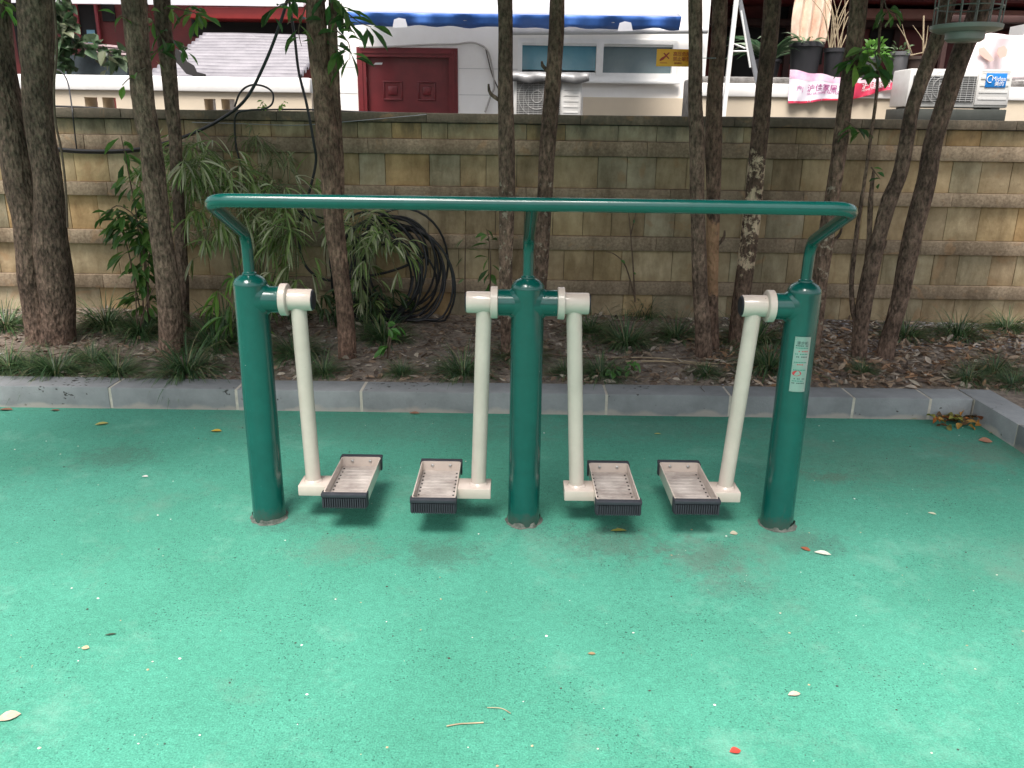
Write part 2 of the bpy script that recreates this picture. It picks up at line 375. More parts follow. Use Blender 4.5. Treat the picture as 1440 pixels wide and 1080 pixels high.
# kerbs
def kerb_mat():
    m = M('kerb_stone', (.295, .31, .31), .75, col2=(.20, .21, .212), scale=5, bump=.25, bscale=90, detail=9)
    t = m.node_tree; N = t.nodes; L = t.links; b = N['Principled BSDF']; src = b.inputs['Base Color'].links[0].from_socket
    tc = N.new('ShaderNodeTexCoord'); n = N.new('ShaderNodeTexNoise'); n.inputs['Scale'].default_value = 38; n.inputs['Detail'].default_value = 6; L.new(tc.outputs['Object'], n.inputs[0])
    n2 = N.new('ShaderNodeTexNoise'); n2.inputs['Scale'].default_value = 1.8; n2.inputs['Detail'].default_value = 3; L.new(tc.outputs['Object'], n2.inputs[0])
    a = N.new('ShaderNodeMath'); a.operation = 'ADD'; L.new(n.outputs[0], a.inputs[0]); L.new(n2.outputs[0], a.inputs[1])
    r = N.new('ShaderNodeMapRange'); r.inputs[1].default_value = 1.22; r.inputs[2].default_value = 1.27; L.new(a.outputs[0], r.inputs[0])
    mx = N.new('ShaderNodeMix'); mx.data_type = 'RGBA'; L.new(r.outputs[0], mx.inputs[0]); L.new(src, mx.inputs[6]); mx.inputs[7].default_value = (.035, .035, .03, 1)
    # pale splashed foot of the kerb
    sx = N.new('ShaderNodeSeparateXYZ'); L.new(tc.outputs['Object'], sx.inputs[0]); n3 = N.new('ShaderNodeTexNoise'); n3.inputs['Scale'].default_value = 6; n3.inputs['Detail'].default_value = 8; L.new(tc.outputs['Object'], n3.inputs[0])
    w = N.new('ShaderNodeMath'); w.operation = 'MULTIPLY_ADD'; L.new(n3.outputs[0], w.inputs[0]); w.inputs[1].default_value = -.11; L.new(sx.outputs[2], w.inputs[2])
    r2 = N.new('ShaderNodeMapRange'); r2.inputs[1].default_value = -.03; r2.inputs[2].default_value = -.048; r2.inputs[4].default_value = .65; L.new(w.outputs[0], r2.inputs[0])
    mx2 = N.new('ShaderNodeMix'); mx2.data_type = 'RGBA'; L.new(r2.outputs[0], mx2.inputs[0]); L.new(mx.outputs[2], mx2.inputs[6]); mx2.inputs[7].default_value = (.48, .42, .36, 1)
    mx3 = N.new('ShaderNodeMix'); mx3.data_type = 'RGBA'; mx3.blend_type = 'MULTIPLY'; mx3.inputs[0].default_value = 1; at = N.new('ShaderNodeAttribute'); at.attribute_name = 'Col'
    L.new(mx2.outputs[2], mx3.inputs[6]); L.new(at.outputs['Color'], mx3.inputs[7]); L.new(mx3.outputs[2], b.inputs['Base Color'])
    return m
kerbm = kerb_mat(); mortar = M('mortar', (.58, .54, .46), .9, bump=.4, col2=(.40, .37, .31), scale=20)
xs = [-5.75, -5.1, -4.47, -3.84, -3.2] + [W(u, 565, KY).x for u in (-26, 156, 333, 508)] + [-.19, W(853, 565, KY).x, W(1027, 565, KY).x, W(1201, 565, KY).x, W(1309, 565, KY).x, KX]
KS = [rnd.uniform(.86, 1.08) for _ in range(40)]
g = MB()
for i in range(len(xs)-1):
    k = KS[i]; g.col = (k, k, k*1.01); dz = rnd.uniform(-.002, .002)
    g.box(xs[i]+.006, xs[i+1]-.006, KY+rnd.uniform(-.002, .002), KY+.17, -.05, .110+dz, .004)
kb = tag(g.build('kerb', kerbm), kind='structure')
g = MB()
for x in xs[1:-1]: g.box(x-.007, x+.007, KY+.0025, KY+.166, -.03, .1075)
g.box(KX+.0, KX+.003, KY, KY+.166, -.03, .107)
g.build('kerb_joint', mortar, kb)
ys = [KY+.17, KY-.36, KY-.98, KY-1.6, KY-2.2, KY-2.8, KY-3.5]
g = MB()
for i in range(len(ys)-1):
    k = KS[20+i]*1.05; g.col = (k, k, k*1.02)
    g.box(KX+.004, KX+.165, ys[i+1]+.004, ys[i]-.004, -.05, .112+rnd.uniform(-.002, .002), .004)
kb2 = tag(g.build('kerb', kerbm), kind='structure')
g = MB()
for y in ys[1:-1]: g.box(KX+.007, KX+.162, y-.005, y+.005, -.03, .109)
g.build('kerb_joint', mortar, kb2)

# ------------------------------------------------------------------ stone wall
def stone_mat(name, base2, sc_=7):
    m = M(name, (1., 1., 1.), .88, col2=base2, scale=sc_, bump=.35, bscale=45, detail=9, attr=True)
    t = m.node_tree; N = t.nodes; L = t.links; b = N['Principled BSDF']; src = b.inputs['Base Color'].links[0].from_socket
    tc = N.new('ShaderNodeTexCoord'); mp = N.new('ShaderNodeMapping'); mp.inputs['Scale'].default_value = (1.6, 1, .5); L.new(tc.outputs['Object'], mp.inputs[0])
    n = N.new('ShaderNodeTexNoise'); n.inputs['Scale'].default_value = 2.6; n.inputs['Detail'].default_value = 9; n.inputs['Roughness'].default_value = .7; L.new(mp.outputs[0], n.inputs[0])
    rp = N.new('ShaderNodeValToRGB'); e = rp.color_ramp.elements; e[0].position = .36; e[1].position = .58; e[0].color = (.72, .63, .51, 1); e[1].color = (1.42, 1.31, 1.14, 1); L.new(n.outputs[0], rp.inputs[0])
    mx = N.new('ShaderNodeMix'); mx.data_type = 'RGBA'; mx.blend_type = 'MULTIPLY'; mx.inputs[0].default_value = 1; L.new(src, mx.inputs[6]); L.new(rp.outputs[0], mx.inputs[7])
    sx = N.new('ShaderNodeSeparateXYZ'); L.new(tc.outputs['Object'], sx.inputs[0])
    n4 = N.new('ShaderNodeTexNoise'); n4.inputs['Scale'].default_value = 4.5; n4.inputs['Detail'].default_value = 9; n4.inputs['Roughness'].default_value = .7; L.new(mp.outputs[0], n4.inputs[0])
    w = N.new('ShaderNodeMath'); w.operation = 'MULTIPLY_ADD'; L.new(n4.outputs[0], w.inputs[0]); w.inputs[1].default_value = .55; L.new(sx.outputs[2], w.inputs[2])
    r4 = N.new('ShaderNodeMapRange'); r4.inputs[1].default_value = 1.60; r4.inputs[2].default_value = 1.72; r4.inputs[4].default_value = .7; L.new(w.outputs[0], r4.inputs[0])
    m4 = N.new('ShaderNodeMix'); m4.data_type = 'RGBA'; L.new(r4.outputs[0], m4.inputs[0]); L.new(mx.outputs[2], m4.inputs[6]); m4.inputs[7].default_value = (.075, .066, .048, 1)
    # rusty and pale veins running through single stones
    n5 = N.new('ShaderNodeTexNoise'); n5.inputs['Scale'].default_value = 5; n5.inputs['Detail'].default_value = 10; n5.inputs['Distortion'].default_value = 1.5; L.new(tc.outputs['Object'], n5.inputs[0])
    r5 = N.new('ShaderNodeMapRange'); r5.inputs[1].default_value = .60; r5.inputs[2].default_value = .68; r5.inputs[4].default_value = .45; L.new(n5.outputs[0], r5.inputs[0])
    m5 = N.new('ShaderNodeMix'); m5.data_type = 'RGBA'; L.new(r5.outputs[0], m5.inputs[0]); L.new(m4.outputs[2], m5.inputs[6]); m5.inputs[7].default_value = (.33, .20, .10, 1)
    L.new(m5.outputs[2], b.inputs['Base Color'])
    return m
tile_m = stone_mat('sandstone_tiles', (.66, .62, .55)); ledge_m = stone_mat('ledge_granite', (.55, .52, .50), 60)
TILES = [(.37, .33, .24), (.38, .32, .215), (.35, .305, .225), (.40, .32, .195), (.31, .25, .175), (.35, .34, .27), (.37, .30, .20), (.33, .28, .20), (.39, .345, .255)]
OCHRE = (.43, .30, .155); BLUEG = (.36, .355, .30)
WY = 2.8
wall = empty('stone_wall')
tag(wall, 'long garden wall of mottled sandstone tiles with projecting ledges behind the tree bed', 'wall')
WX0, WX1 = -8, 8
g = MB(); g.box(WX0, WX1, WY+.03, WY+.21, -.1, 1.41); g.col = (1, 1, 1); g.build('wall_core', greyconc, wall)
zs_l = [(1.205, 1.297), (.915, 1.000), (.600, .690), (.302, .390)]       # ledges
zs_p = [(1.297, 1.398), (1.000, 1.205), (.690, .915), (.390, .600), (.02, .302)]
special = {(1, 2): BLUEG}
for pi_, (z0, z1) in enumerate(zs_p):
    g = MB(); x = WX0+rnd.uniform(0, .15)
    rr = random.Random(100+pi_)
    while x < WX1:
        w = rr.choice((.17, .2, .22, .25, .34, .19))
        c = rr.choice(TILES); u = rr.random()
        if u < .04: c = OCHRE
        elif u < .12: c = BLUEG
        if pi_ == 1:
            if -.97 < x < -.75: c = OCHRE; w = .29
            elif -.75 < x < -.5: c = BLUEG; w = .20
        k = rr.uniform(.82, 1.1); g.col = tuple((a*.68+m*.32)*k for a, m in zip(c, (.365, .315, .225)))
        dy = rr.uniform(0, .004)
        g.box(x+.0015, x+w-.0015, WY+dy, WY+.032, z0+.002, z1-.002, .0018)
        x += w
    g.build('tile_course', tile_m, wall)
for (z0, z1) in zs_l:
    g = MB(); x = WX0-rnd.uniform(0, .5)
    while x < WX1:
        w = rnd.uniform(.82, .98); k = rnd.uniform(.85, 1.1); g.col = (.265*k, .226*k, .178*k)
        g.box(x+.001, x+w-.001, WY-.030-rnd.uniform(0, .003), WY+.034, z0, z1, .003); x += w
    g.build('ledge_course', ledge_m, wall)
g = MB(); x = WX0
while x < WX1:
    w = rnd.uniform(.8, 1.); k = rnd.uniform(.8, 1.); g.col = (.22*k, .19*k, .155*k)
    g.box(x+.001, x+w-.001, WY-.035-rnd.uniform(0, .004), WY+.24, 1.400, 1.459+rnd.uniform(-.002, .002), .004); x += w
g.build('coping', ledge_m, wall)
rebase(wall, (0, WY, 0))

# ------------------------------------------------------------------ fitness equipment
eq = empty('air_walker', (0, 0, 0))
tag(eq, 'double air walker exercise machine of green posts and cream swing arms on green rubber ground', 'exercise machine')
S = .93
POSTS = (-.932, 0., .928)
for i, x in enumerate(POSTS):
    g = MB(); g.lathe([(.0585, 0), (.0585, .02), (.0572, .06), (.0562, .4), (.0555, .862)], (x, 0, 0), seg=56)
    p = g.build('post', green, eq)
    g = MB(); g.lathe([(.0560, .862), (.0562, .867), (.0545, .873), (.048, .884), (.036, .893), (.024, .898), (.021, .900), (.0208, .905), (.0188, .908)], (x, 0, 0), seg=56)
    g.build('post_cap', green, p)
    # ragged concrete and dirt round the foot, coloured darker as contact shadow
    g = MB(); rr = []
    for (r, z) in ((.0588, .014), (.0600, .008), (.063, .003), (.068, .001)):
        ring = []
        for j in range(48):
            a = 2*PI*j/48; q = noise.noise(Vector((math.cos(a)*2.2+x*7, math.sin(a)*2.2, r*3)))
            ring.append((x+(r+.010*q*(z < .02))*math.cos(a), (r+.010*q*(z < .02))*math.sin(a), max(z*(1+1.1*q), .0008)))
        rr.append(ring)
    g.rings(rr, False); g.build('footing', grime_shade, p)
    for sgn in ((1,), (-1, 1), (-1,))[i]:
        g = MB(); g.lathe([(.0445, .04), (.0445, .101)], (x, 0, .814), 'x', 44) if sgn > 0 else g.lathe([(.0445, -.101), (.0445, -.04)], (x, 0, .814), 'x', 44)
        # weld fillet
        n = 44; w1 = []; w2 = []
        for j in range(n):
            a = 2*PI*j/n; yy = .0445*math.cos(a); zz = .0445*math.sin(a); xx = math.sqrt(max(.0556**2-yy*yy, 0))
            k1 = 1.16+.03*math.sin(j*5); w1.append((x+sgn*math.sqrt(max(.0556**2-(yy*k1)**2, 0))*.995, yy*k1, .814+zz*k1)); w2.append((x+sgn*(xx+.008), yy*1.005, .814+zz*1.005))
        g.rings([w1, w2], False)
        g.build('axle_stub', green, p)
# handrail: one bent tube, with a middle stem
def fillet(pts, r, n=7):
    out = [Vector(pts[0])]
    for i in range(1, len(pts)-1):
        p0, p1, p2 = map(Vector, pts[i-1:i+2]); a = (p0-p1).normalized(); b = (p2-p1).normalized()
        ang = a.angle(b); t = r/math.tan(ang/2); s_, e_ = p1+a*t, p1+b*t
        c = p1+(a+b).normalized()*(r/math.sin(ang/2))
        v0, v1 = s_-c, e_-c; om = v0.angle(v1)
        for k in range(n+1):
            f = k/n; out.append(c+(v0*math.sin((1-f)*om)+v1*math.sin(f*om))/math.sin(om))
    out.append(Vector(pts[-1])); return out
BY, BZ = -.46, 1.180
path = fillet([(-.932, 0, .90), (-.933, 0, 1.03), (-.882, BY, BZ), (.876, BY, BZ), (.93, 0, 1.03), (.928, 0, .90)], .07, 10)
g = MB(); g.tube(path, .0188, 24); rail = g.build('handrail', green, eq)
g = MB(); g.tube(fillet([(0, 0, .90), (0, 0, 1.03), (.0, BY, BZ)], .07, 7), .0185, 22); g.build('rail_stem', green, rail)
for x in POSTS:
    g = MB(); g.lathe([(.0245, .8985), (.0238, .9035), (.0188, .9075)], (x, 0, 0), seg=28, cap=False); g.build('weld_ring', green, rail)
# swing arms and pedals
def slot(x0, x1, y0, y1, n=6, r=.018):
    pts = []
    for cx_, cy_, a0 in ((x1-r, y0+r, -90), (x1-r, y1-r, 0), (x0+r, y1-r, 90), (x0+r, y0+r, 180)):
        for k in range(n+1): a = R(a0+90*k/n); pts.append((cx_+r*math.cos(a), cy_+r*math.sin(a)))
    return pts
def swing(px, sgn, xb, pedx0, pedx1, yc, yb, off=.16):
    """px: post x, sgn: side the axle points, xb: arm foot x, pedal x range, pedal centre y, arm foot y"""
    hx = px+sgn*off
    g = MB(); g.tube([(hx, 0, .80), (xb, yb, .142)], .0268, 30); arm = g.build('swing_arm', cream, eq)
    g = MB()
    g.lathe([(.0365, .124), (.0367, .203), (.0350, .206)], (px, 0, .814), 'x', 40) if sgn > 0 else g.lathe([(.0350, -.206), (.0367, -.203), (.0365, -.124)], (px, 0, .814), 'x', 40)
    g.build('hub', cream, arm)
    g = MB(); pr = [(.050, .0995), (.0545, .1015), (.0548, .122), (.052, .1245), (.037, .1262)]
    if sgn < 0: pr = [(r, -h) for r, h in pr][::-1]
    g.lathe(pr, (px, 0, .814), 'x', 44); g.build('collar', cream, arm)
    g = MB(); pr = [(.0345, .204), (.0345, .2075), (.030, .211)]
    if sgn < 0: pr = [(r, -h) for r, h in pr][::-1]
    g.lathe(pr, (px, 0, .814), 'x', 36); g.build('end_cap', blackcap, arm)
    # foot bracket: box tube from under the arm to the pedal
    ex = xb-(.046 if pedx0 > xb else -.046); inx = (pedx0+.002) if pedx0 > xb else (pedx1-.002)
    g = MB(); g.box(min(ex, inx), max(ex, inx), yb-.048, yb+.048, .100, .140, .004)
    g.lathe([(.0340, .1395), (.0300, .146), (.0268, .149)], (xb, yb, 0), seg=30, cap=False)
    g.build('foot_bracket', cream, arm)
    g = MB(); g.lathe([(.012, .088), (.014, .1005)], (xb, yb, 0), seg=6); g.lathe([(.020, .092), (.020, .099)], (xb, yb, 0), seg=24); g.build('bolt', blackcap, arm)
    # pedal tray
    L = .175; y0, y1 = yc-L+.012, yc+L-.012; x0, x1 = pedx0, pedx1
    ped = empty('pedal'); ped.parent = eq
    g = MB(); A = slot(x0, x1, y0, y1, r=.012); B = slot(x0+.004, x1-.004, y0+.004, y1-.004, r=.009)
    zt, zb, zf = .150, .103, .112
    n = len(A)
    rs = [[(a[0], a[1], zb) for a in A], [(a[0], a[1], zt-.001) for a in A], [(a[0], a[1], zt) for a in slot(x0+.001, x1-.001, y0+.001, y1-.001, r=.011)], [(b[0], b[1], zt) for b in B], [(b[0], b[1], zf) for b in B]]
    g.rings(rs, False); k0 = len(g.v)-n
    # ribbed floor
    g.face([k0-4*n+j for j in range(n)][::-1]); g.face([k0+j for j in range(n)])
    tray = g.build('tray', cream, ped)
    tray.parent = None; bpy.data.objects.remove(ped)
    tray.name = 'pedal'; tray.data.name = 'pedal'; tray.parent = eq
    g = MB()
    for k in range(9):
        yy = y0+.05+k*(y1-y0-.1)/8
        g.tube([(x0+.020, yy, zf+.0005), (x1-.020, yy, zf+.0005)], .0028, 8)
    g.box(x0+.005, x1-.005, y0+.006, y1-.006, zf+.0004, zf+.0012)
    g.build('ribbed_floor', cream_worn, tray)
    for k in range(9):
        yy = y0+.035+k*(y1-y0-.07)/8
        for xx in (x0+.014, x1-.014): g = MB(); g.lathe([(.0036, 0), (.0036, .0022)], (xx+rnd.uniform(-.001, .001), yy, zf+.001), seg=10); g.build('drain_hole', darkgap, tray)
    for (ya, yb_, s2) in ((yc-L, y0-.0005, -1), (y1+.0005, yc+L, 1)):
        g = MB()
        g.box(x0-.003, x1+.003, ya, yb_, .097, .1375, .002); g.box(x0-.004, x1+.004, ya-(.009 if s2 < 0 else 0), yb_+(.009 if s2 > 0 else 0), .138, .153, .003)
        # wrap-round ends
        yy0, yy1 = (ya+.006, yb_+.018) if s2 < 0 else (ya-.018, yb_-.006)
        g.box(x0-.0045, x0-.0006, yy0, yy1, .100, .151, .0012); g.box(x1+.0006, x1+.0045, yy0, yy1, .100, .151, .0012)
        ye = ya if s2 < 0 else yb_
        for k in range(19):
            xx = x0+.004+k*(x1-x0-.008)/18
            g.box(xx-.0021, xx+.0021, min(ye, ye+s2*.009), max(ye, ye+s2*.009), .099, .136)
        g.build('rubber_bumper', rubber, tray)
    for xx in (x0+.042, x1-.042):
        g = MB(); g.lathe([(.0062, 0), (.0055, -.003), (.003, -.0045)], (xx, y1-.004, .134), 'y', 16); g.build('screw', steel, tray)
swing(POSTS[0], 1, -.768, -.706, -.554, .065, .022, .157)
swing(POSTS[1], -1, -.166, -.392, -.240, .032, .015, .147)
swing(POSTS[1], 1, .190, .250, .402, .037, .010, .157)
swing(POSTS[2], -1, .732, .524, .678, .052, .015, .163)
# curved name plate on the right post
plate = M('plate_silver', (.42, .43, .42), .32, metal=.6, col2=(.25, .36, .32), scale=8)
a0 = math.atan2(W(1122, 512, -.057).x-.928, .0575)
g = MB(); rs = []
pz0, pz1 = W(1117, 551, -.058).z, W(1126, 474, -.058).z
def onpost(a, z, r): return (.928+r*math.sin(a), -r*math.cos(a), z)
aw = .45; ac = -.09
n = 14; g.v = []; 
for k in range(n+1):
    a = ac-aw+2*aw*k/n
    for z in (pz0, pz1):
        for r in (.0572, .0590): g.v.append(onpost(a, z, r))
for k in range(n):
    b0 = 4*k; g.face([b0+1, b0+5, b0+7, b0+3]); g.face([b0, b0+1, b0+5, b0+4]); g.face([b0+2, b0+6, b0+7, b0+3])
g.face([0, 2, 3, 1]); g.face([4*n, 4*n+1, 4*n+3, 4*n+2])
post3 = [o for o in eq.children if o.name.startswith('post')][2]
pl = g.build('name_plate', plate, post3)
def curved_text(name, body, h, mat, ctr_a, z, r=.0593):
    o = text(name, body, h, mat, pl, (0, 0, 0), rot=(0, 0, 0), ext=.0002, align='CENTER')
    for v in o.data.vertices:
        v.co = Vector(onpost(ctr_a+v.co.x/r, z+v.co.y, r+v.co.z))
ink = M('plate_ink', (.03, .05, .05), .5); inkred = M('plate_red', (.5, .03, .04), .5); inkg = M('plate_ink_green', (.02, .22, .16), .5)
H_ = pz1-pz0
curved_text('plate_writing', '漫步机', .013, ink, ac, pz1-.022)
for k, q in enumerate((.16, .20, .26, .31, .36, .46, .50, .60, .76, .80, .84)):
    g = MB()
    nseg = 8
    for j in range(nseg):
        if rnd.random() < .2: continue
        aa = ac-.36+.72*j/nseg; ab = aa+.72/nseg*.7; z = pz1-q*H_
        g.poly([onpost(aa, z-.0018, .0592), onpost(ab, z-.0018, .0592), onpost(ab, z+.0018, .0592), onpost(aa, z+.0018, .0592)])
    g.build('print_line', (ink, inkg, inkred, inkg)[k % 4] if k != 10 else ink, pl)
g = MB(); g.poly([onpost(ac-.14+.25*math.cos(2*PI*j/24), pz1-.66*H_+.0095*math.sin(2*PI*j/24), .0594) for j in range(24)]); g.build('red_oval_mark', inkred, pl)
for (da, q) in ((-.4, .97), (.4, .97), (-.4, .5), (.4, .5), (-.4, .03), (.4, .03)):
    g = MB(); P0 = Vector(onpost(ac+da, pz1-q*H_, .0588)); d = Vector((math.sin(ac+da), -math.cos(ac+da), 0))
    g.tube([P0, P0+d*.0022], [.0026, .0016], 10); g.build('rivet', steel, pl)

# ------------------------------------------------------------------ trees
def trunk_mesh(pts, seg=30, seed=0, lump=.05, flare=True, cut=None):
    """pts: list of (Vector, radius) from the foot up"""
    P, Q = [], []
    for i in range(len(pts)-1):
        p0 = pts[max(i-1, 0)][0]; p1 = pts[i][0]; p2 = pts[i+1][0]; p3 = pts[min(i+2, len(pts)-1)][0]
        k = max(2, int((p2-p1).length/.022))
        for j in range(k):
            t = j/k; P.append(.5*((2*p1)+(p2-p0)*t+(2*p0-5*p1+4*p2-p3)*t*t+(3*p1-p0-3*p2+p3)*t*t*t)); Q.append(pts[i][1]*(1-t)+pts[i+1][1]*t)
    P.append(pts[-1][0]); Q.append(pts[-1][1])
    rs = []; L = 0
    for i, p in enumerate(P):
        if i: L += (P[i]-P[i-1]).length
        r = Q[i]
        p = p+Vector((noise.noise(Vector((L*2.2, seed, 0))), noise.noise(Vector((L*2.2, seed, 5))), 0))*.012
        if flare: r *= 1+.22*math.exp(-L/.06)
        ring = []
        for j in range(seg):
            a = 2*PI*j/seg; ca, sa = math.cos(a), math.sin(a)
            q = 1+lump*2*noise.noise(Vector((ca*1.1+seed*3, sa*1.1, L*3)))+lump*.8*noise.noise(Vector((ca*3, sa*3+seed, L*7)))+lump*.45*noise.noise(Vector((ca*9, sa*9+seed, L*22)))
            ring.append((p.x+r*q*ca, p.y+r*q*sa, p.z))
        rs.append(ring)
    g = MB(); g.rings(rs); return g
GREENS = [(.035, .085, .022), (.05, .11, .03), (.028, .07, .02), (.07, .13, .035)]
def shade_crown(base, seed, n=1500, rad=(1.0, .9, .9)):
    """limbs and unseen leaves, spread forward of the trunk top to shade the ground"""
    rr = random.Random(seed); g = MB(); lb = MB(); base = Vector(base)
    tips = []
    for k in range(10):
        a = rr.uniform(0, 2*PI); h = rr.uniform(.4, 1.7); e = rr.uniform(.5, 1.15)
        tip = base+Vector((math.cos(a)*rad[0]*e*.8, math.sin(a)*rad[1]*e*1.3-1.55, h)); mid = base+(tip-base)*.5+Vector((0, 0, .12))  # out-of-view leaf mass pushed toward the camera, shaped to cast more shade
        lb.tube([base+Vector((0, 0, -.05)), mid, tip], [.022, .014, .005], 8, sub=5); tips += [tip, mid, mid*.4+tip*.6]
    for i in range(n):
        t = rr.choice(tips); d = Vector((rr.gauss(0, 1), rr.gauss(0, 1), rr.gauss(0, .7))); d.normalize()
        p = t+d*abs(rr.gauss(0, .36)); p.z = max(p.z, base.z+.15)
        dd = Vector((d.x, d.y, d.z*.3-.35)); c = rr.choice(GREENS); k = rr.uniform(.7, 1.3)
        g.leaf(p, dd, rr.uniform(.14, .22), rr.uniform(.055, .085), .5, .2, c=tuple(q*k for q in c), st=(0, .9, .9, 0))
    return lb, g
tree_no = 0
def tree(label, stems, mat, vz=.12, crown_n=2300, lump=.05, top=2.55, twigs=(), crad=(1.1, 1.25, .9), ybase=None):
    global tree_no; tree_no += 1
    u, v, w = stems[0][-1]
    Y0 = ybase if ybase is not None else G(u, v, vz).y
    base = W(u, v, Y0)
    root = empty('tree', (0, 0, 0)); tag(root, label, 'tree', 'trees in the bed along the wall')
    ends = []
    for si, st in enumerate(stems):
        pts = []
        yo = Y0+(0 if si == 0 else .015*si)
        for (u, v, w) in st[::-1]:
            p = W(u, v, yo); pts.append((p, w*.46*zc(p)/F_PX))
        if si == 0 or st[-1][1] > 440:
            p0, r0 = pts[0]; pts.insert(0, (Vector((p0.x, p0.y, min(p0.z, .12)-.1)), r0*1.05))
        d = (pts[-1][0]-pts[-2][0]); d = d/d.z; q, r = pts[-1]
        if q.z > 1.8:
            pts.append((q+d*(top-q.z)*.5, r*.93)); pts.append((q+d*(top-q.z), r*.85))
            ends.append(pts[-1][0])
        g = trunk_mesh(pts, seed=tree_no*3.7+si, lump=lump, flare=(st[-1][1] > 440)); g.build('trunk', mat, root)
    if ends:
        e = ends[0]
        lb, cr = shade_crown(e-Vector((0, 0, .05)), tree_no*11, crown_n, crad); lb.build('limb', mat, root); cr.build('shade_crown', crown_m, root)
    rebase(root, (base.x, Y0, .1))
    return root, Y0
T = {}
T[1] = tree('thick double-stemmed tree at the left end of the bed, stems fused near the ground', [[(53, -20, 56), (52, 100, 44), (52, 150, 42), (57, 200, 39), (66, 250, 40), (71, 300, 46), (75, 350, 50), (79, 400, 52), (80, 450, 50), (80, 482, 52)], [(-15, -20, 50), (0, 100, 46), (8, 150, 47), (18, 200, 47), (30, 270, 44), (42, 320, 44), (47, 400, 42), (58, 478, 42)]], bark_dark, lump=.06)
T[2] = tree('grey-brown tree leaning left between the thick double tree and the left green post', [[(184, -20, 38), (197, 100, 33), (202, 150, 32), (210, 200, 32), (217, 260, 34), (226, 330, 33), (234, 400, 34), (240, 495, 35)]], bark_grey)
T[3] = tree('slim dark tree standing close behind the grey-brown tree near the bamboo', [[(226, -20, 25), (236, 100, 22), (241, 150, 20), (247, 200, 18), (252, 300, 17), (256, 380, 17), (260, 468, 17)]], bark_dark)
T[4] = tree('tree with two joined stems rising in front of the maroon door\'s left side', [[(441, -20, 29), (447, 60, 32), (454, 120, 32), (460, 200, 36), (466, 260, 31), (470, 320, 29), (478, 380, 26), (485, 430, 26), (489, 500, 27)], [(468, -20, 12), (468, 60, 16), (471, 110, 17), (474, 170, 16), (477, 240, 13), (478, 300, 10)]], bark_warm)
T[5] = tree('straight slender tree just left of the middle green post', [[(710, -20, 24), (711, 60, 23), (712, 120, 23), (714, 200, 26), (714, 260, 25), (713, 330, 23), (712, 400, 20), (713, 500, 21)]], bark_pale)
T[6] = tree('slender tree right of the middle green post, its foot hidden by the post', [[(784, -20, 23), (781, 60, 23), (776, 130, 25), (770, 200, 25), (767, 270, 24), (763, 330, 23), (759, 400, 21), (752, 485, 22)]], bark_pale)
T[7] = tree('slender tree carrying the orange warning sign behind it', [[(979, -20, 21), (978, 60, 21), (978, 130, 21), (980, 200, 24), (980, 270, 22), (982, 340, 22), (985, 420, 23), (988, 503, 26)]], bark_grey)
T[8] = tree('slim tree with a bare orange-brown strip on its lower trunk', [[(1012, -20, 22), (1010, 60, 22), (1007, 130, 24), (1004, 200, 26), (1002, 270, 21), (1002, 330, 20), (1004, 400, 16), (1006, 492, 14)]], bark_strip)
T[9] = tree('tree with flaking cream bark patches left of the right green post', [[(1088, -20, 26), (1082, 60, 25), (1074, 130, 25), (1066, 220, 25), (1059, 280, 26), (1051, 340, 26), (1044, 400, 25), (1034, 488, 24)]], bark_birch)
T[10] = tree('scaly barked tree passing behind the right bend of the handrail', [[(1210, -20, 26), (1204, 40, 26), (1195, 100, 24), (1187, 160, 21), (1178, 220, 21), (1170, 280, 22), (1159, 350, 24), (1150, 420, 23), (1142, 500, 22)]], bark_pale, lump=.07)
T[11] = tree('dark leaning tree with thin side stems, inner one of the slanting pair at the right', [[(1337, -20, 25), (1318, 50, 24), (1298, 110, 22), (1281, 160, 21), (1265, 240, 22), (1250, 280, 25), (1236, 330, 22), (1224, 380, 24), (1213, 440, 24), (1209, 502, 22)],
    [(1242, -20, 4), (1237, 60, 4), (1231, 150, 5), (1214, 260, 5), (1204, 340, 7), (1197, 400, 7), (1200, 440, 9), (1208, 470, 10)], [(1229, 240, 4), (1225, 290, 8), (1222, 340, 8), (1216, 400, 8)]], bark_dark)
T[12] = tree('thick dark leaning tree, outer one of the slanting pair at the right', [[(1392, -20, 34), (1374, 30, 32), (1356, 70, 29), (1341, 110, 28), (1328, 150, 27), (1314, 200, 27), (1304, 250, 27), (1290, 300, 29), (1278, 350, 28), (1264, 420, 26), (1256, 455, 25), (1245, 500, 26)]], bark_dark)

# leafy shoots that hang into view on some trunks
def sprig(parent, path, y, n, L, w, cols, r=.004, spread=.08, droop=.6, name='leafy_shoot', mat=twigm, yj=.05):
    pts = [W(u, v, y+rnd.uniform(-yj, yj)*.3) for u, v in path]
    g = MB(); g.tube(pts, [r*(1-.6*i/(len(pts)-1)) for i in range(len(pts))], 6, sub=4)
    s = g.build(name, mat, parent)
    lf = MB()
    for i in range(n):
        t = rnd.uniform(.1, 1)*(len(pts)-1); k = min(int(t), len(pts)-2); p = pts[k].lerp(pts[k+1], t-k)
        a = rnd.uniform(0, 2*PI); d = Vector((math.cos(a), math.sin(a)*.8, rnd.uniform(-1.0, .4)))
        c = rnd.choice(cols); q = rnd.uniform(.75, 1.3)
        lf.leaf(p+d*rnd.uniform(0, spread)*.4, d, L*rnd.uniform(.7, 1.2), w*rnd.uniform(.8, 1.1), droop, c=tuple(x*q for x in c))
    lf.build('foliage', leaf_m, s)
    return s
DG = [(.075, .17, .04), (.10, .21, .045), (.055, .13, .035), (.15, .26, .06)]
LG = [(.18, .36, .06), (.24, .40, .08), (.13, .28, .06)]
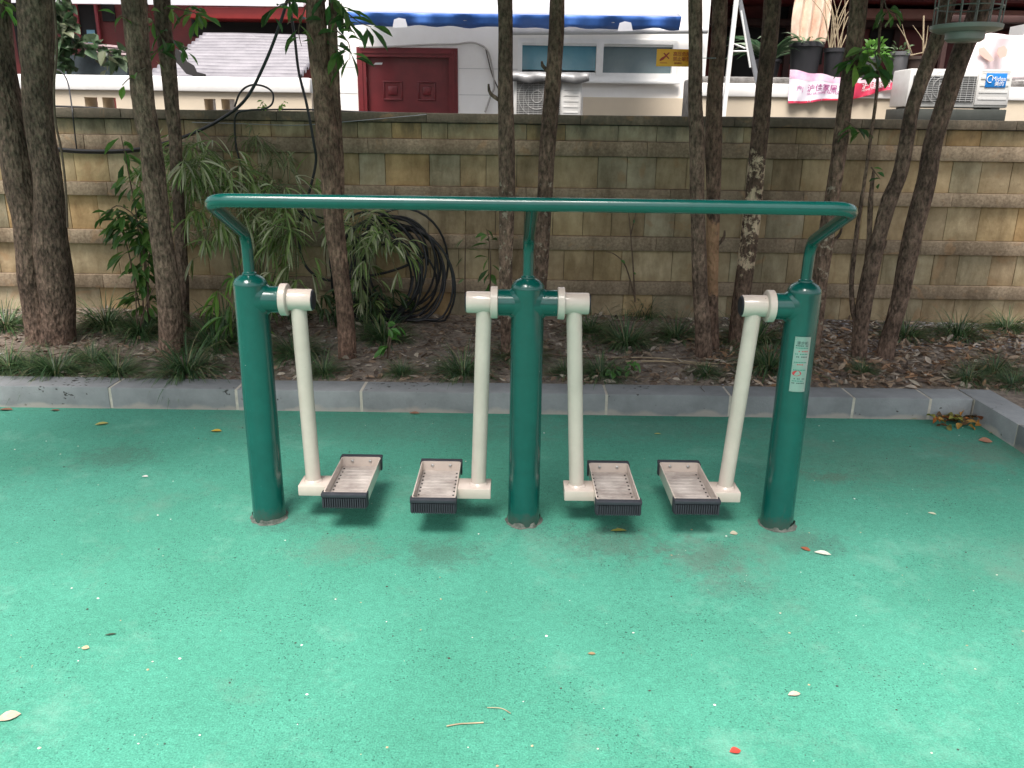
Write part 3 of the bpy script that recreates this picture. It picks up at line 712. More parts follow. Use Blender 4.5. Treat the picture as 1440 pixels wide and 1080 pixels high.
def shoots(tn, specs):
    root, y = T[tn]; inv = Matrix.Translation(-root.location)
    for (path, n, L, w, cols) in specs:
        s = sprig(root, path, y-.05, n, L, w, cols); s.matrix_parent_inverse = inv
shoots(4, [([(455, -20), (480, 20), (500, 50)], 16, .14, .042, DG), ([(440, -20), (400, 5), (378, 15)], 10, .12, .04, DG), ([(470, 40), (490, 60), (492, 85)], 12, .13, .04, DG), ([(430, 10), (420, 40), (424, 65)], 10, .13, .04, DG), ([(470, 0), (500, 28), (522, 38)], 9, .13, .034, DG), ([(462, 60), (484, 75)], 7, .12, .036, DG)])
shoots(3, [([(232, 60), (215, 30), (206, 0)], 12, .11, .035, DG), ([(232, 10), (262, 15), (285, 22)], 18, .11, .042, LG+DG), ([(235, 50), (255, 65), (268, 70)], 9, .11, .035, DG), ([(235, 60), (215, 75), (210, 95)], 10, .10, .03, DG)])
shoots(2, [([(180, 20), (165, 25), (162, 45)], 4, .09, .03, LG), ([(205, 95), (182, 110), (172, 120)], 4, .075, .04, LG)])
shoots(10, [([(1195, 95), (1215, 70), (1240, 72)], 14, .12, .055, LG+DG), ([(1190, 170), (1205, 180), (1222, 190)], 9, .10, .05, LG+DG), ([(1200, 80), (1228, 90), (1238, 108)], 16, .13, .06, DG)])  # paler leaf colours mixed in to stand for light from the sky
shoots(11, [([(1243, -20), (1246, 10), (1262, 20)], 8, .10, .05, DG), ([(1225, 235), (1238, 252)], 5, .05, .022, DG)])
shoots(1, [([(-10, -10), (5, 8), (14, 16)], 10, .09, .035, LG)])
# broken twig stubs on the slender trunks
for tn, specs in ((5, [((708, 144), (690, 132), (687, 118))]), (8, [((1003, 306), (1016, 290), (1020, 280)), ((1003, 350), (1017, 336), (1019, 324))]), (11, [((1252, 280), (1264, 264), (1262, 250)), ((1230, 362), (1243, 348), (1246, 338))]), (10, [((1162, 348), (1179, 332), (1184, 320))]), (6, [((770, 100), (763, 92), (762, 86))])):
    root, y = T[tn]
    for p in specs:
        g = MB(); g.tube([W(u, v, y-.01) for u, v in p], [.012, .009, .005], 8, sub=3); s = g.build('broken_twig', bark_dark, root); s.matrix_parent_inverse = Matrix.Translation(-root.location)

# ------------------------------------------------------------------ bamboo and saplings
BAM = [(.27, .38, .11), (.35, .44, .17), (.19, .29, .08), (.48, .52, .27), (.64, .62, .42)]
def bamboo(label, paths, y0, n_per, seed, L=(.11, .20), w=(.010, .017), cols=BAM, name='bamboo'):
    rr = random.Random(seed); root = empty(name); tag(root, label, 'bamboo plant', 'bamboo clumps against the wall'); st = MB(); lf = MB()
    for path in paths:
        y = y0+rr.uniform(-.16, .14); pts = [W(u, v, y+rr.uniform(-.04, .04)) for u, v in path]
        st.tube(pts, [.005*(1-.7*i/(len(pts)-1)) for i in range(len(pts))], 6, sub=5)
        for i in range(n_per):
            t = (1-rr.random()**1.3*.65)*(len(pts)-1); k = min(int(t), len(pts)-2); p = pts[k].lerp(pts[k+1], t-k)
            a = rr.uniform(0, 2*PI); tw = Vector((math.cos(a), math.sin(a)*.6, rr.uniform(-.5, .6))).normalized()*rr.uniform(.04, .16); q = p+tw
            st.tube([p, q], [.0018, .001], 4)
            for j in range(rr.randint(3, 6)):
                d = tw.normalized()*.7+Vector((rr.gauss(0, .45), rr.gauss(0, .35), rr.uniform(-1.2, .1))); c = rr.choice(cols); kk = rr.uniform(.7, 1.25)
                lf.leaf(q, d, rr.uniform(*L), rr.uniform(*w), .9, .3, c=tuple(x*kk for x in c), st=(.15, .9, 1, .7, .0))
    st.build('culm', M('culm_'+str(seed), (.14, .17, .07), .6, var=.4), root); lf.build('foliage', leaf_m, root)
    b = G(paths[0][0][0], paths[0][0][1], .1); rebase(root, (b.x, y0, .12)); return root
bamboo('large drooping bamboo clump behind the left bend of the handrail', [
    [(345, 480), (330, 320), (290, 235), (245, 232)], [(350, 480), (362, 310), (350, 240), (300, 222)], [(355, 480), (372, 330), (330, 262), (280, 262), (262, 300)],
    [(360, 480), (400, 340), (418, 300), (425, 370)], [(350, 480), (330, 340), (300, 300), (285, 360)], [(345, 475), (362, 330), (348, 300), (335, 380)], [(360, 480), (385, 330), (410, 330), (418, 410)],
    [(350, 480), (372, 300), (395, 260), (435, 270)], [(350, 480), (340, 280), (310, 250), (235, 262)], [(345, 480), (350, 330), (372, 300), (392, 350)], [(350, 480), (330, 260), (280, 205), (225, 215)], [(352, 480), (345, 260), (320, 215), (270, 200)], [(345, 480), (300, 260), (230, 225), (190, 250)], [(345, 480), (310, 300), (250, 290), (225, 330)]], 2.42, 19, 1)
bamboo('thin yellowish bamboo spray hanging over the wall in front of the dark cables', [[(352, 480), (380, 280), (378, 215), (345, 190)], [(352, 480), (385, 290), (400, 235), (372, 200)], [(352, 480), (372, 300), (350, 220), (362, 190)]], 2.62, 14, 2, L=(.06, .12), w=(.007, .012), cols=[(.26, .30, .13), (.34, .36, .2), (.18, .22, .09)])
bamboo('small bamboo clump between the double-stemmed tree and the cable coil', [[(515, 480), (505, 350), (520, 310), (548, 350)], [(515, 480), (500, 340), (510, 300), (500, 380)], [(515, 480), (520, 370), (540, 330), (556, 380)], [(510, 480), (500, 400), (515, 380), (525, 430)], [(512, 480), (494, 350), (492, 310), (510, 320)]], 2.4, 17, 3, L=(.09, .16))
bamboo('single drooping bamboo shoot with broad blades left of the left green post', [[(345, 505), (340, 400), (332, 400), (326, 450)], [(345, 505), (345, 430), (336, 420), (335, 480)]], 1.9, 9, 4, L=(.10, .17), w=(.018, .026), cols=LG)
bamboo('dark low bamboo growth at the foot of the cable coil', [[(520, 490), (515, 440), (530, 410), (560, 430)], [(510, 490), (490, 440), (500, 410), (520, 460)], [(420, 490), (425, 430), (440, 410), (455, 450)], [(430, 490), (410, 430), (400, 420), (395, 470)]], 2.45, 16, 5, L=(.08, .14), w=(.012, .02), cols=[(.04, .08, .025), (.06, .11, .03)])
def sapling(label, stems, y, n, L, w, cols, sp=.1, name='sapling'):
    root = empty(name); tag(root, label, 'sapling')
    for p in stems: sprig(root, p, y, n, L, w, cols, r=.0055, spread=sp, name='stem')
    b = W(*stems[0][0], y); rebase(root, (b.x, y, .12)); return root
sapling('leafy young tree with thin reddish stems left of the leaning grey-brown tree', [[(212, 500), (196, 430), (182, 360), (170, 320), (165, 300)], [(212, 500), (205, 400), (200, 330), (196, 300)], [(205, 500), (195, 330), (180, 240), (170, 190)], [(212, 480), (208, 380), (215, 320), (200, 250)], [(212, 480), (200, 330), (170, 290), (150, 300)]], 2.3, 42, .135, .036, DG)
sapling('bare thin red stems leaning together left of the left green post', [[(190, 490), (205, 430), (222, 395), (235, 380)], [(196, 500), (192, 440), (190, 390)]], 2.2, 0, .05, .02, DG)
sapling('upright sapling with a few broad leaves in front of the wall near the middle post', [[(688, 420), (690, 380), (688, 340), (684, 322)]], 2.45, 16, .11, .035, DG, .06)
sapling('thin dying sapling beside the upright sapling near the middle post', [[(654, 420), (654, 370), (655, 330)]], 2.6, 6, .09, .02, [(.16, .22, .09)], .06)
sapling('bright green seedling with glossy leaves below the cable coil', [[(545, 505), (546, 480), (552, 462), (560, 455)], [(546, 500), (550, 470), (545, 460)]], 1.75, 7, .085, .034, [(.10, .28, .05), (.14, .33, .07)], .03, name='seedling')
sapling('bare forked twig sapling against the wall between the middle and right posts', [[(893, 425), (890, 370), (886, 320), (883, 290)], [(887, 330), (892, 310), (895, 296)], [(893, 420), (880, 375), (865, 358), (852, 354)]], 2.62, 1, .04, .02, DG, .03)
sapling('small patch of round bright leaves on the soil right of the middle post', [[(890, 520), (888, 512), (892, 506)], [(866, 528), (864, 520), (866, 514)]], 1.45, 9, .05, .034, [(.09, .22, .05), (.12, .27, .07)], .06, name='seedling')

# ------------------------------------------------------------------ mondo grass tufts
def tuft_mesh(seed, n=430, h=.19):
    rr = random.Random(seed); g = MB()
    for i in range(n):
        a = rr.uniform(0, 2*PI); r = abs(rr.gauss(0, .04)); e = rr.uniform(.45, 1.35)
        L = h*rr.uniform(.7, 1.45); w = rr.uniform(.0026, .0042)
        c = rr.choice([(.055, .125, .045), (.075, .165, .055), (.04, .095, .038), (.14, .21, .08)]); k = rr.uniform(.7, 1.3)
        if rr.random() < .05: c = (.28, .25, .13)
        d = Vector((math.cos(a), math.sin(a), math.tan(e)*.9+.2))
        g.leaf((r*math.cos(a), r*math.sin(a), -.01), d, L, w, 1.9*rr.uniform(.6, 1.2), .2, roll=0, st=(.8, 1, 1, .85, .6, 0), c=tuple(x*k for x in c))
    return g
protos = [tuft_mesh(50+i).build('grass_tuft', grass_m) for i in range(5)]
tufts = [(12, 515, 1.1, 'dense grass tuft at the far left edge by the kerb'), (78, 522, 1.1, 'grass tuft in front of the thick double tree'), (40, 518, .9, 'grass tuft spilling over the kerb left of the double tree\'s foot'), (165, 522, .95, 'grass tuft by the kerb between the double tree and the grey-brown tree'), (262, 522, 1.35, 'largest grass tuft, in front of the grey-brown leaning tree'), (150, 465, 1.1, 'dark grass tuft beside the wall right of the thick double tree'), (200, 475, .9, 'dark grass tuft touching the foot of the leafy young tree'), (8, 462, 1.0, 'grass tuft at the wall behind the far left edge'), (302, 490, 1.1, 'grass tuft between the slim dark tree and the left green post'), (320, 470, 1.1, 'back grass tuft close to the left green post under the bamboo'), (455, 522, .8, 'small grass tuft between the left swing arm and the joined-stem tree'), (415, 500, .9, 'grass tuft seen behind the leftmost swing arm'), (652, 525, 1.1, 'upright grass tuft left of the second swing arm'), (565, 525, .6, 'little grass tuft near the kerb below the seedling'), (540, 480, .9, 'dark grass tuft at the foot of the cable coil'), (795, 525, .7, 'short grass tuft right of the middle green post'), (845, 527, .95, 'grass tuft right of the third swing arm by the kerb'), (905, 448, 1.0, 'grass tuft at the wall under the bare forked twig'), (880, 485, 1.0, 'wide grass tuft midway to the wall right of the third swing arm'), (950, 478, .8, 'grass tuft left of the tree with the orange sign'), (830, 470, .8, 'grass tuft behind the third swing arm'), (992, 527, .6, 'low grass tuft in front of the bare-strip tree'), (1082, 518, 1.4, 'big grass tuft between the fourth swing arm and the right post'), (1060, 485, 1.1, 'grass tuft behind the fourth swing arm'), (1212, 525, .6, 'sparse grass tuft in front of the inner slanting tree'), (1272, 480, .8, 'grass tuft just right of the outer slanting tree'), (1345, 478, .9, 'back grass tuft among the pale stones at the right'), (1398, 524, .9, 'tall grass tuft near the kerb corner'), (1362, 535, .7, 'spreading grass tuft on the inner side of the kerb corner'), (1415, 470, .8, 'grass tuft beside the wall at the far right edge'), (1425, 540, .8, 'grass tuft at the right edge behind the side kerb'), (130, 505, .7, 'small grass tuft close to the double tree\'s right root'), (730, 505, .8, 'grass tuft hidden partly by the middle green post')]
for i, (u, v, s, lb) in enumerate(tufts):
    p = G(u, v, .11); pr = protos[i % 5]; o = pr if i < 5 else pr.copy()
    if i >= 5: col.objects.link(o)
    o.location = (p.x, p.y, soil_z(p.x, p.y)); s *= (.95 if v > 511 else 1.25); p.y += (.05 if v > 511 else 0); o.scale = (s, s, s*rnd.uniform(.85, 1.1)); o.rotation_euler = (0, 0, rnd.uniform(0, 6.28)); tag(o, lb, 'grass tuft', 'mondo grass tufts in the tree bed')

# ------------------------------------------------------------------ litter on the bed
BR = [(.27, .19, .13), (.36, .28, .20), (.17, .12, .09), (.46, .38, .29), (.28, .20, .14), (.55, .49, .40), (.30, .21, .14), (.38, .33, .28)]
g = MB()
for i in range(6500):
    x = rnd.uniform(-3.6, 3.9); y = rnd.uniform(KY+.19, 2.76)
    if rnd.random() > .45+.9*abs(noise.noise(Vector((x*2, y*2, 9))))+(.25 if x > -.6 else 0): continue
    a = rnd.uniform(0, 2*PI); c = rnd.choice(BR); k = rnd.uniform(.5, 1.2)
    g.leaf((x, y, soil_z(x, y)+rnd.uniform(.001, .014)), (math.cos(a), math.sin(a), rnd.uniform(-.25, .45)), rnd.uniform(.025, .075), rnd.uniform(.012, .030), rnd.uniform(-.5, .7), rnd.uniform(-.4, .5), c=tuple(q*k for q in c), st=(0, .9, .8, 0))
for i in range(2600):
    x = rnd.uniform(1.0, 4.2); y = rnd.uniform(KY+.19, 2.5); a = rnd.uniform(0, 2*PI); c = rnd.choice([(.46, .35, .25), (.38, .28, .19), (.60, .52, .43), (.30, .20, .13), (.50, .30, .17)]); k = rnd.uniform(.7, 1.15)
    g.leaf((x, y, soil_z(x, y)+rnd.uniform(.001, .012)), (math.cos(a), math.sin(a), rnd.uniform(-.2, .4)), rnd.uniform(.02, .085), rnd.uniform(.010, .036), rnd.uniform(-.5, .7), rnd.uniform(-.4, .5), c=tuple(q*k for q in c), st=(.1, .9, .8, 0))
tag(g.build('leaf_litter', litter_m), 'brown dead leaves scattered over the soil of the tree bed', 'leaf litter', kind='stuff')
g = MB()
for i in range(420):
    x = rnd.uniform(-3.2, 3.6); y = rnd.uniform(KY+.2, 2.7); a = rnd.uniform(0, 2*PI); L = rnd.uniform(.06, .28); z = soil_z(x, y)+rnd.uniform(.004, .02)
    if x < -.8 and rnd.random() < .4: continue
    g.tube([(x, y, z), (x+math.cos(a)*L*.5, y+math.sin(a)*L*.5, z+rnd.uniform(0, .015)), (x+math.cos(a+.3)*L, y+math.sin(a+.3)*L, z)], rnd.uniform(.0012, .0032), 5, sub=2)
tag(g.build('twig_litter', twigm), 'thin dry twigs lying among the dead leaves of the bed', 'twigs', kind='stuff')
def pebble(g, x, y, z, r, c):
    g.col = c; a0 = rnd.uniform(0, 6); rs = []
    for (rr_, h) in ((.5, -.6), (.95, -.15), (.9, .3), (.4, .6)):
        rs.append([(x+r*rr_*math.cos(a0+j*PI/3)*rnd.uniform(.75, 1.2), y+r*rr_*math.sin(a0+j*PI/3)*rnd.uniform(.6, 1.1), z+r*.6*h) for j in range(6)])
    g.rings(rs)
g = MB()
stone_m = M('pebble', (1, 1, 1), .85, attr=True, col2=(.6, .58, .56), scale=50)
for i in range(3200):
    if i < 2300: x = rnd.uniform(1.4, 4.2); y = 2.77-.75*rnd.random()**1.5
    else: x = rnd.uniform(-3.5, 2.5); y = rnd.uniform(KY+.2, 2.75)
    y = max(y, KY+.19)
    c = rnd.choice([(.38, .37, .38), (.52, .50, .50), (.28, .27, .28), (.18, .16, .15), (.62, .60, .58), (.25, .21, .17)]); k = rnd.uniform(.5, 1.1)
    pebble(g, x, y, soil_z(x, y)+.003, rnd.uniform(.004, .017 if i < 2300 else .009), tuple(q*k for q in c))
tag(g.build('gravel', stone_m, smooth=False), 'pale stone chips and rubble strewn at the right end of the bed', 'gravel', kind='stuff')
for i, (path, lb) in enumerate((([(1215, 500), (1260, 512), (1310, 528)], 'long fallen branch right of the slanting trees'), ([(1225, 530), (1270, 515), (1330, 535)], 'fallen branch crossing the longer one near the right kerb'), ([(860, 498), (930, 503), (995, 510), (1060, 505)], 'pale straw-like stalk lying between the middle and right posts'), ([(880, 505), (940, 508), (1010, 512)], 'shorter pale stalk in front of the longer straw stalk'), ([(770, 494), (860, 500), (905, 492)], 'thin fallen branch behind the third swing arm'))):
    g = MB(); pts = []
    for u, v in path: p = G(u, v, .14); pts.append((p.x, p.y, soil_z(p.x, p.y)+.014))
    g.tube(pts, [.0065, .005, .003] if len(pts) == 3 else [.005, .004, .004, .002], 8, sub=5)
    tag(g.build('fallen_branch', straw if i in (2, 3) else twigm), lb, 'fallen branch')

# fallen leaves and scraps on the rubber ground, one by one
FL = [(143, 596, .060, .026, (.42, .40, .12), 'yellow-green fallen leaf left of the left green post', 0.5), (304, 606, .050, .026, (.60, .42, .05), 'bright yellow fallen leaf near the left green post', .1), (8, 576, .07, .03, (.30, .16, .10), 'brown leaf at the foot of the kerb, far left', 0), (77, 577, .05, .02, (.26, .14, .09), 'small brown leaf by the kerb below the double tree', 0), (583, 581, .055, .022, (.36, .20, .13), 'dry leaf against the kerb between the two left swing arms', 0),
      (12, 1008, .052, .024, (.62, .48, .38), 'pale pinkish leaf at the lower left edge', .5), (870, 746, .060, .018, (.50, .45, .10), 'yellow leaf under the third pedal', .1), (1157, 778, .055, .020, (.75, .80, .70), 'whitish leaf in front of the right green post', -.3), (1133, 772, .036, .014, (.30, .10, .05), 'reddish brown curled leaf beside the whitish one', -.8), (1032, 750, .028, .018, (.55, .52, .40), 'pale round leaf between the fourth pedal and right post', 0), (1284, 588, .062, .026, (.45, .52, .16), 'light green leaf left of the leaf heap', .2),
      (1386, 620, .060, .036, (.50, .25, .16), 'tan oval leaf just outside the leaf heap', -.3), (1397, 609, .045, .022, (.40, .42, .26), 'grey-green leaf by the side kerb', -.2), (925, 610, .034, .012, (.55, .55, .18), 'small yellow leaf between the third and fourth swing arms', 0), (1117, 976, .034, .014, (.70, .50, .42), 'pink and white scrap in the right foreground', .2), (1034, 1056, .028, .016, (.55, .06, .04), 'small red scrap at the bottom edge', .2), (120, 911, .022, .012, (.50, .45, .30), 'small tan scrap in the left foreground', 0), (155, 892, .032, .006, (.05, .07, .04), 'thin dark curved leaf in the left foreground', .3), (1311, 722, .030, .010, (.62, .66, .50), 'small pale leaf right of the right green post', -.5),
      (832, 919, .022, .008, (.36, .26, .14), 'tiny brown scrap in the middle foreground', 0), (204, 670, .026, .014, (.78, .80, .78), 'white flake left of the left green post', 0), (756, 640, .020, .010, (.45, .22, .10), 'small orange-brown scrap behind the third pedal', 0), (1240, 568, .05, .022, (.36, .2, .1), 'brown leaf leaning on the kerb between the right post and leaf heap', 0)]
for (u, v, L, w, c, lb, a) in FL:
    p = G(u, v, .003); g = MB(); d = Vector((math.cos(a), math.sin(a), .12)); g.leaf((p.x-L/2*math.cos(a), p.y-L/2*math.sin(a), .003), d, L, w*1.4, .22, .10, roll=rnd.uniform(-.15, .15), c=c, st=(.06, .6, .95, 1, .7, .05))
    o = g.build('fallen_leaf' if 'scrap' not in lb and 'flake' not in lb else 'litter_scrap', litter_m)
    tag(o, lb, 'fallen leaf' if 'scrap' not in lb and 'flake' not in lb else 'scrap', 'leaves and scraps on the rubber ground')
g = MB(); pts = [G(u, v, .004) for u, v in ((628, 1021), (645, 1018), (662, 1017), (680, 1016))]; g.tube(pts, .0016, 6, sub=4); tag(g.build('dry_stalk', straw), 'thin dry stalk lying in the foreground', 'stalk')
g = MB(); pts = [G(u, v, .004) for u, v in ((685, 995), (705, 996), (718, 1003))]; g.tube(pts, .001, 6, sub=4); tag(g.build('dry_stalk', straw), 'fine pale stalk just right of the thicker dry stalk', 'stalk')
# heap of leaves in the kerb corner
g = MB()
for i in range(46):
    u = rnd.uniform(1312, 1386); v = rnd.uniform(582, 600); p = G(u, v, .01); p.y = min(p.y, KY-.02); a = rnd.uniform(0, 6.28)
    c = rnd.choice([(.50, .16, .03), (.42, .24, .05), (.30, .30, .06), (.16, .09, .03), (.62, .30, .07), (.35, .10, .04), (.20, .20, .05), (.12, .07, .03)])
    g.leaf((p.x, p.y, .006+rnd.random()*.028), (math.cos(a), math.sin(a), rnd.uniform(-.1, .7)), rnd.uniform(.04, .085), rnd.uniform(.02, .04), rnd.uniform(0, 1.3), .35, c=c)
tag(g.build('leaf_heap', litter_m), 'heap of orange, brown and yellow leaves in the kerb corner', 'leaf heap', kind='stuff')
g = MB()
for i in range(300):
    v = 590+490*rnd.random()**1.3; u = rnd.uniform(-20, 1460); p = G(u, v, 0)
    if p.x > KX-.02 or p.y > KY-.02: continue
    c = rnd.choice([(.75, .75, .7), (.6, .62, .5), (.05, .05, .04), (.04, .06, .05), (.45, .40, .25)]); r = .0012+.0034*rnd.random()**2; pebble(g, p.x, p.y, .001, r, c)
tag(g.build('grit', stone_m, smooth=False), 'tiny white and dark crumbs scattered over the green rubber', 'grit', kind='stuff')

# ------------------------------------------------------------------ cables
def cable(label, path, r=.008, name='cable', mat=cable_m, sub=8, cat='cable'):
    g = MB(); g.tube([W(u, v, y) for u, v, y in path], r, 8, sub=sub); return tag(g.build(name, mat), label, cat)
cable('thick black cable sweeping from above the bamboo down to the wall at the left', [(412, -30, 2.5), (395, 30, 2.5), (372, 90, 2.52), (345, 140, 2.55), (310, 168, 2.6), (270, 188, 2.65), (225, 203, 2.68), (180, 211, 2.70), (120, 212, 2.71), (70, 208, 2.71), (0, 200, 2.71), (-80, 205, 2.71)], .0095)
cable('black cable hanging down past the door side into the bamboo', [(402, -30, 2.62), (414, 50, 2.62), (420, 100, 2.6), (432, 150, 2.58), (441, 200, 2.58), (444, 230, 2.6), (432, 280, 2.6), (420, 320, 2.6), (424, 360, 2.6), (440, 385, 2.6), (470, 395, 2.62), (520, 388, 2.62), (560, 378, 2.64), (600, 360, 2.66)], .0085)
cable('black cable loop with a round coil hanging above the wall left of the door', [(330, 150, 2.64), (338, 130, 2.62), (352, 120, 2.6), (370, 121, 2.6), (383, 130, 2.6), (383, 145, 2.6), (372, 153, 2.6), (350, 155, 2.61), (333, 160, 2.63), (330, 180, 2.65), (334, 215, 2.66), (348, 250, 2.66), (372, 272, 2.66)], .006)
cable('twisted black cable from the shrub to the cable coil along the wall', [(330, 240, 2.66), (360, 272, 2.66), (390, 290, 2.66), (425, 298, 2.66), (470, 312, 2.68), (530, 330, 2.7), (570, 345, 2.7)], .006)
cable('second black cable strapped just under the thick one on the wall at the left', [(250, 200, 2.67), (225, 207, 2.69), (180, 214, 2.715), (120, 215, 2.72), (70, 211, 2.72), (0, 204, 2.72), (-80, 208, 2.72)], .006)
cable('black cable drooping through the bamboo towards the cable coil', [(300, 262, 2.6), (350, 275, 2.58), (400, 288, 2.56), (440, 310, 2.56), (480, 322, 2.58), (520, 318, 2.6), (560, 322, 2.62)], .007)
cable('thin grey wire lying along the wall top at the left', [(270, 172, 2.755), (340, 174, 2.755), (420, 176, 2.755), (500, 170, 2.755), (600, 161, 2.76)], .0025, mat=galv)
cable('black cable running along the top of the wall', [(-60, 147, 3.0), (100, 150, 3.0), (200, 156, 3.0), (300, 156, 3.0), (420, 154, 3.0), (520, 158, 3.0), (640, 161, 3.0), (760, 163, 3.0), (900, 164, 3.0), (1100, 166, 3.0), (1180, 167, 3.0)], .006)
cable('thin dark wire arching over the parapet at the left and down the wall', [(75, 98, 3.4), (85, 100, 3.3), (95, 115, 3.1), (101, 150, 2.76), (105, 185, 2.74), (108, 212, 2.74)], .0045)
cable('dangling brown vine right of the thick double tree', [(72, -30, 1.86), (80, 60, 1.86), (76, 120, 1.86), (78, 170, 1.9), (86, 210, 1.9), (92, 260, 1.9), (95, 320, 1.9)], .006, 'vine', twigm, cat='vine')
# coil of hose leaning on the wall
g = MB(); pts = []
c0 = W(560, 385, 2.58); nl = 17; N_ = nl*36
rx, rz = .275, .315
for i in range(N_):
    a = 2*PI*i/36; L = i/36
    k = 1+.13*math.sin(L*2.1)-.09*math.cos(L*3.7); ox = .11*math.sin(L*1.7)-.06; oz = .055*math.cos(L*2.9)
    x = c0.x+ox+rx*k*math.cos(a); z = c0.z+oz+rz*k*math.sin(a)
    y = 2.60-.07*math.sin(L*1.3+a)+.08*(z-c0.z)+.03*math.sin(L*5)
    pts.append((x, min(y, 2.755), max(z, .16+.02*math.sin(L*4))))
g.tube(pts, .0075, 8); tag(g.build('cable_coil', cable_m), 'big loose coil of black cable leaning against the wall behind the bamboo', 'cable coil')

# ------------------------------------------------------------------ beyond the wall
def rect(g, u0, u1, v0, v1, y, d=.1, bev=0., ym=None):
    """axis-aligned box whose front face stands at depth y and spans those photo columns and rows"""
    um, vm = (u0+u1)/2, (v0+v1)/2
    x0, x1 = W(u0, vm, y).x, W(u1, vm, y).x; z0, z1 = W(um, v1, y).z, W(um, v0, y).z
    g.box(x0, x1, y, y+d, z0, z1, bev); return x0, x1, z0, z1

# parapets
PY = 4.7
def zx(v, u=300, y=PY): return W(u, v, y).z
zt = W(150, 106, PY).z; zm = W(150, 127, PY).z; zo = W(150, 137, PY).z; zb = W(150, 149, PY).z
bal = empty('balustrade', (W(150, 150, PY).x, PY, 0)); tag(bal, 'low white and cream balustrade with small openings behind the wall at the left', 'balustrade')
x0, x1 = W(-700, 120, PY).x, W(437, 120, PY).x
def child(o, root): o.parent = root; o.matrix_parent_inverse = Matrix.Translation(-root.location); return o
g = MB(); g.box(x0, x1, PY-.03, PY+.3, zm, zt, .01); child(g.build('coping', whitewall), bal)
g = MB(); g.box(x0, x1, PY, PY+.22, zo, zm-.0005); g.box(x0, x1, PY, PY+.22, -.02, zb-.03)
ops = [(W(u, 142, PY).x, W(u2, 142, PY).x) for u, u2 in ((119, 137), (144, 163), (287, 303), (311, 330), (-60, -42), (-100, -82))]
xx = [x0]+[q for o in sorted(ops) for q in o]+[x1]
for i in range(0, len(xx), 2): g.box(xx[i], xx[i+1], PY, PY+.22, zb-.0305, zo+.0005)
child(g.build('panel', beigewall), bal)
zt2 = W(1100, 118, PY).z; zm2 = W(1100, 137, PY).z
xa, xb2 = W(984, 130, PY).x, W(2000, 130, PY).x
par = empty('parapet', ((xa+xb2)/2, PY, 0)); tag(par, 'low cream parapet with white top carrying potted plants at the right', 'parapet')
g = MB(); g.box(xa, xb2, PY-.02, PY+.2, zm2, zt2, .01); child(g.build('coping', whitewall), par)
g = MB(); g.box(xa, xb2, PY, PY+.2, -.02, zm2-.0005); child(g.build('panel', beigewall), par)
g = MB(); zsh = zt2+.06
g.box(xa, xb2, PY+.1, PY+.75, zt2-.3, zsh, .02); g.box(xa, xb2, PY+.02, PY+.5, zt2+.001, zt2+.05, .02); child(g.build('rough_shelf', greyconc), par)

# white building with the maroon door
BYY = 6.2
bld = empty('white_building', (W(730, 150, BYY).x, BYY, 0)); tag(bld, 'white tiled low building with a maroon door and sliding window behind the wall', 'building')
bx0, bx1 = W(446, 100, BYY).x, W(992, 100, BYY).x
def bz(v, u=700): return W(u, v, BYY).z
# wall split round the door and window
dx0, dx1, dz1 = W(503, 110, BYY).x, W(644, 110, BYY).x, W(570, 67, BYY).z
wx0, wx1, wz0, wz1 = W(728, 90, BYY).x, W(951, 90, BYY).x, W(840, 113, BYY).z, W(840, 55, BYY).z
g = MB(); T_ = .22; zt3 = 3.7
g.box(bx0, dx0, BYY, BYY+T_, 0, zt3); g.box(dx0, dx1, BYY, BYY+T_, dz1, zt3); g.box(dx1, wx0, BYY, BYY+T_, 0, zt3)
g.box(wx0, wx1, BYY, BYY+T_, 0, wz0); g.box(wx0, wx1, BYY, BYY+T_, wz1, zt3); g.box(wx1, bx1, BYY, BYY+T_, 0, zt3)
g.box(bx0, bx0+T_, BYY+T_, BYY+3, 0, zt3); g.box(bx1-T_, bx1, BYY+T_, BYY+3, 0, zt3); g.box(bx0, bx1, BYY+3, BYY+3.2, 0, zt3)
child(g.build('wall', whitewall), bld)
g = MB(); g.box(bx0-.1, bx1+.1, BYY-.1, BYY+3.3, zt3, zt3+.12); child(g.build('roof', whitecloth), bld)
g = MB(); gj = M('tile_joint', (.55, .55, .53), .8)
for v in (97, 134):
    z = bz(v); 
    for (a, b) in ((bx0, dx0-.01), (dx1+.01, wx0)): g.box(a, b, BYY-.002, BYY, z-.003, z+.003)
child(g.build('tile_joint', gj), bld)
g = MB(); z = W(850, 137, BYY).z; g.box(W(820, 137, BYY).x, bx1-.002, BYY-.03, BYY-.002, .3, z); child(g.build('plinth', beigewall), bld)
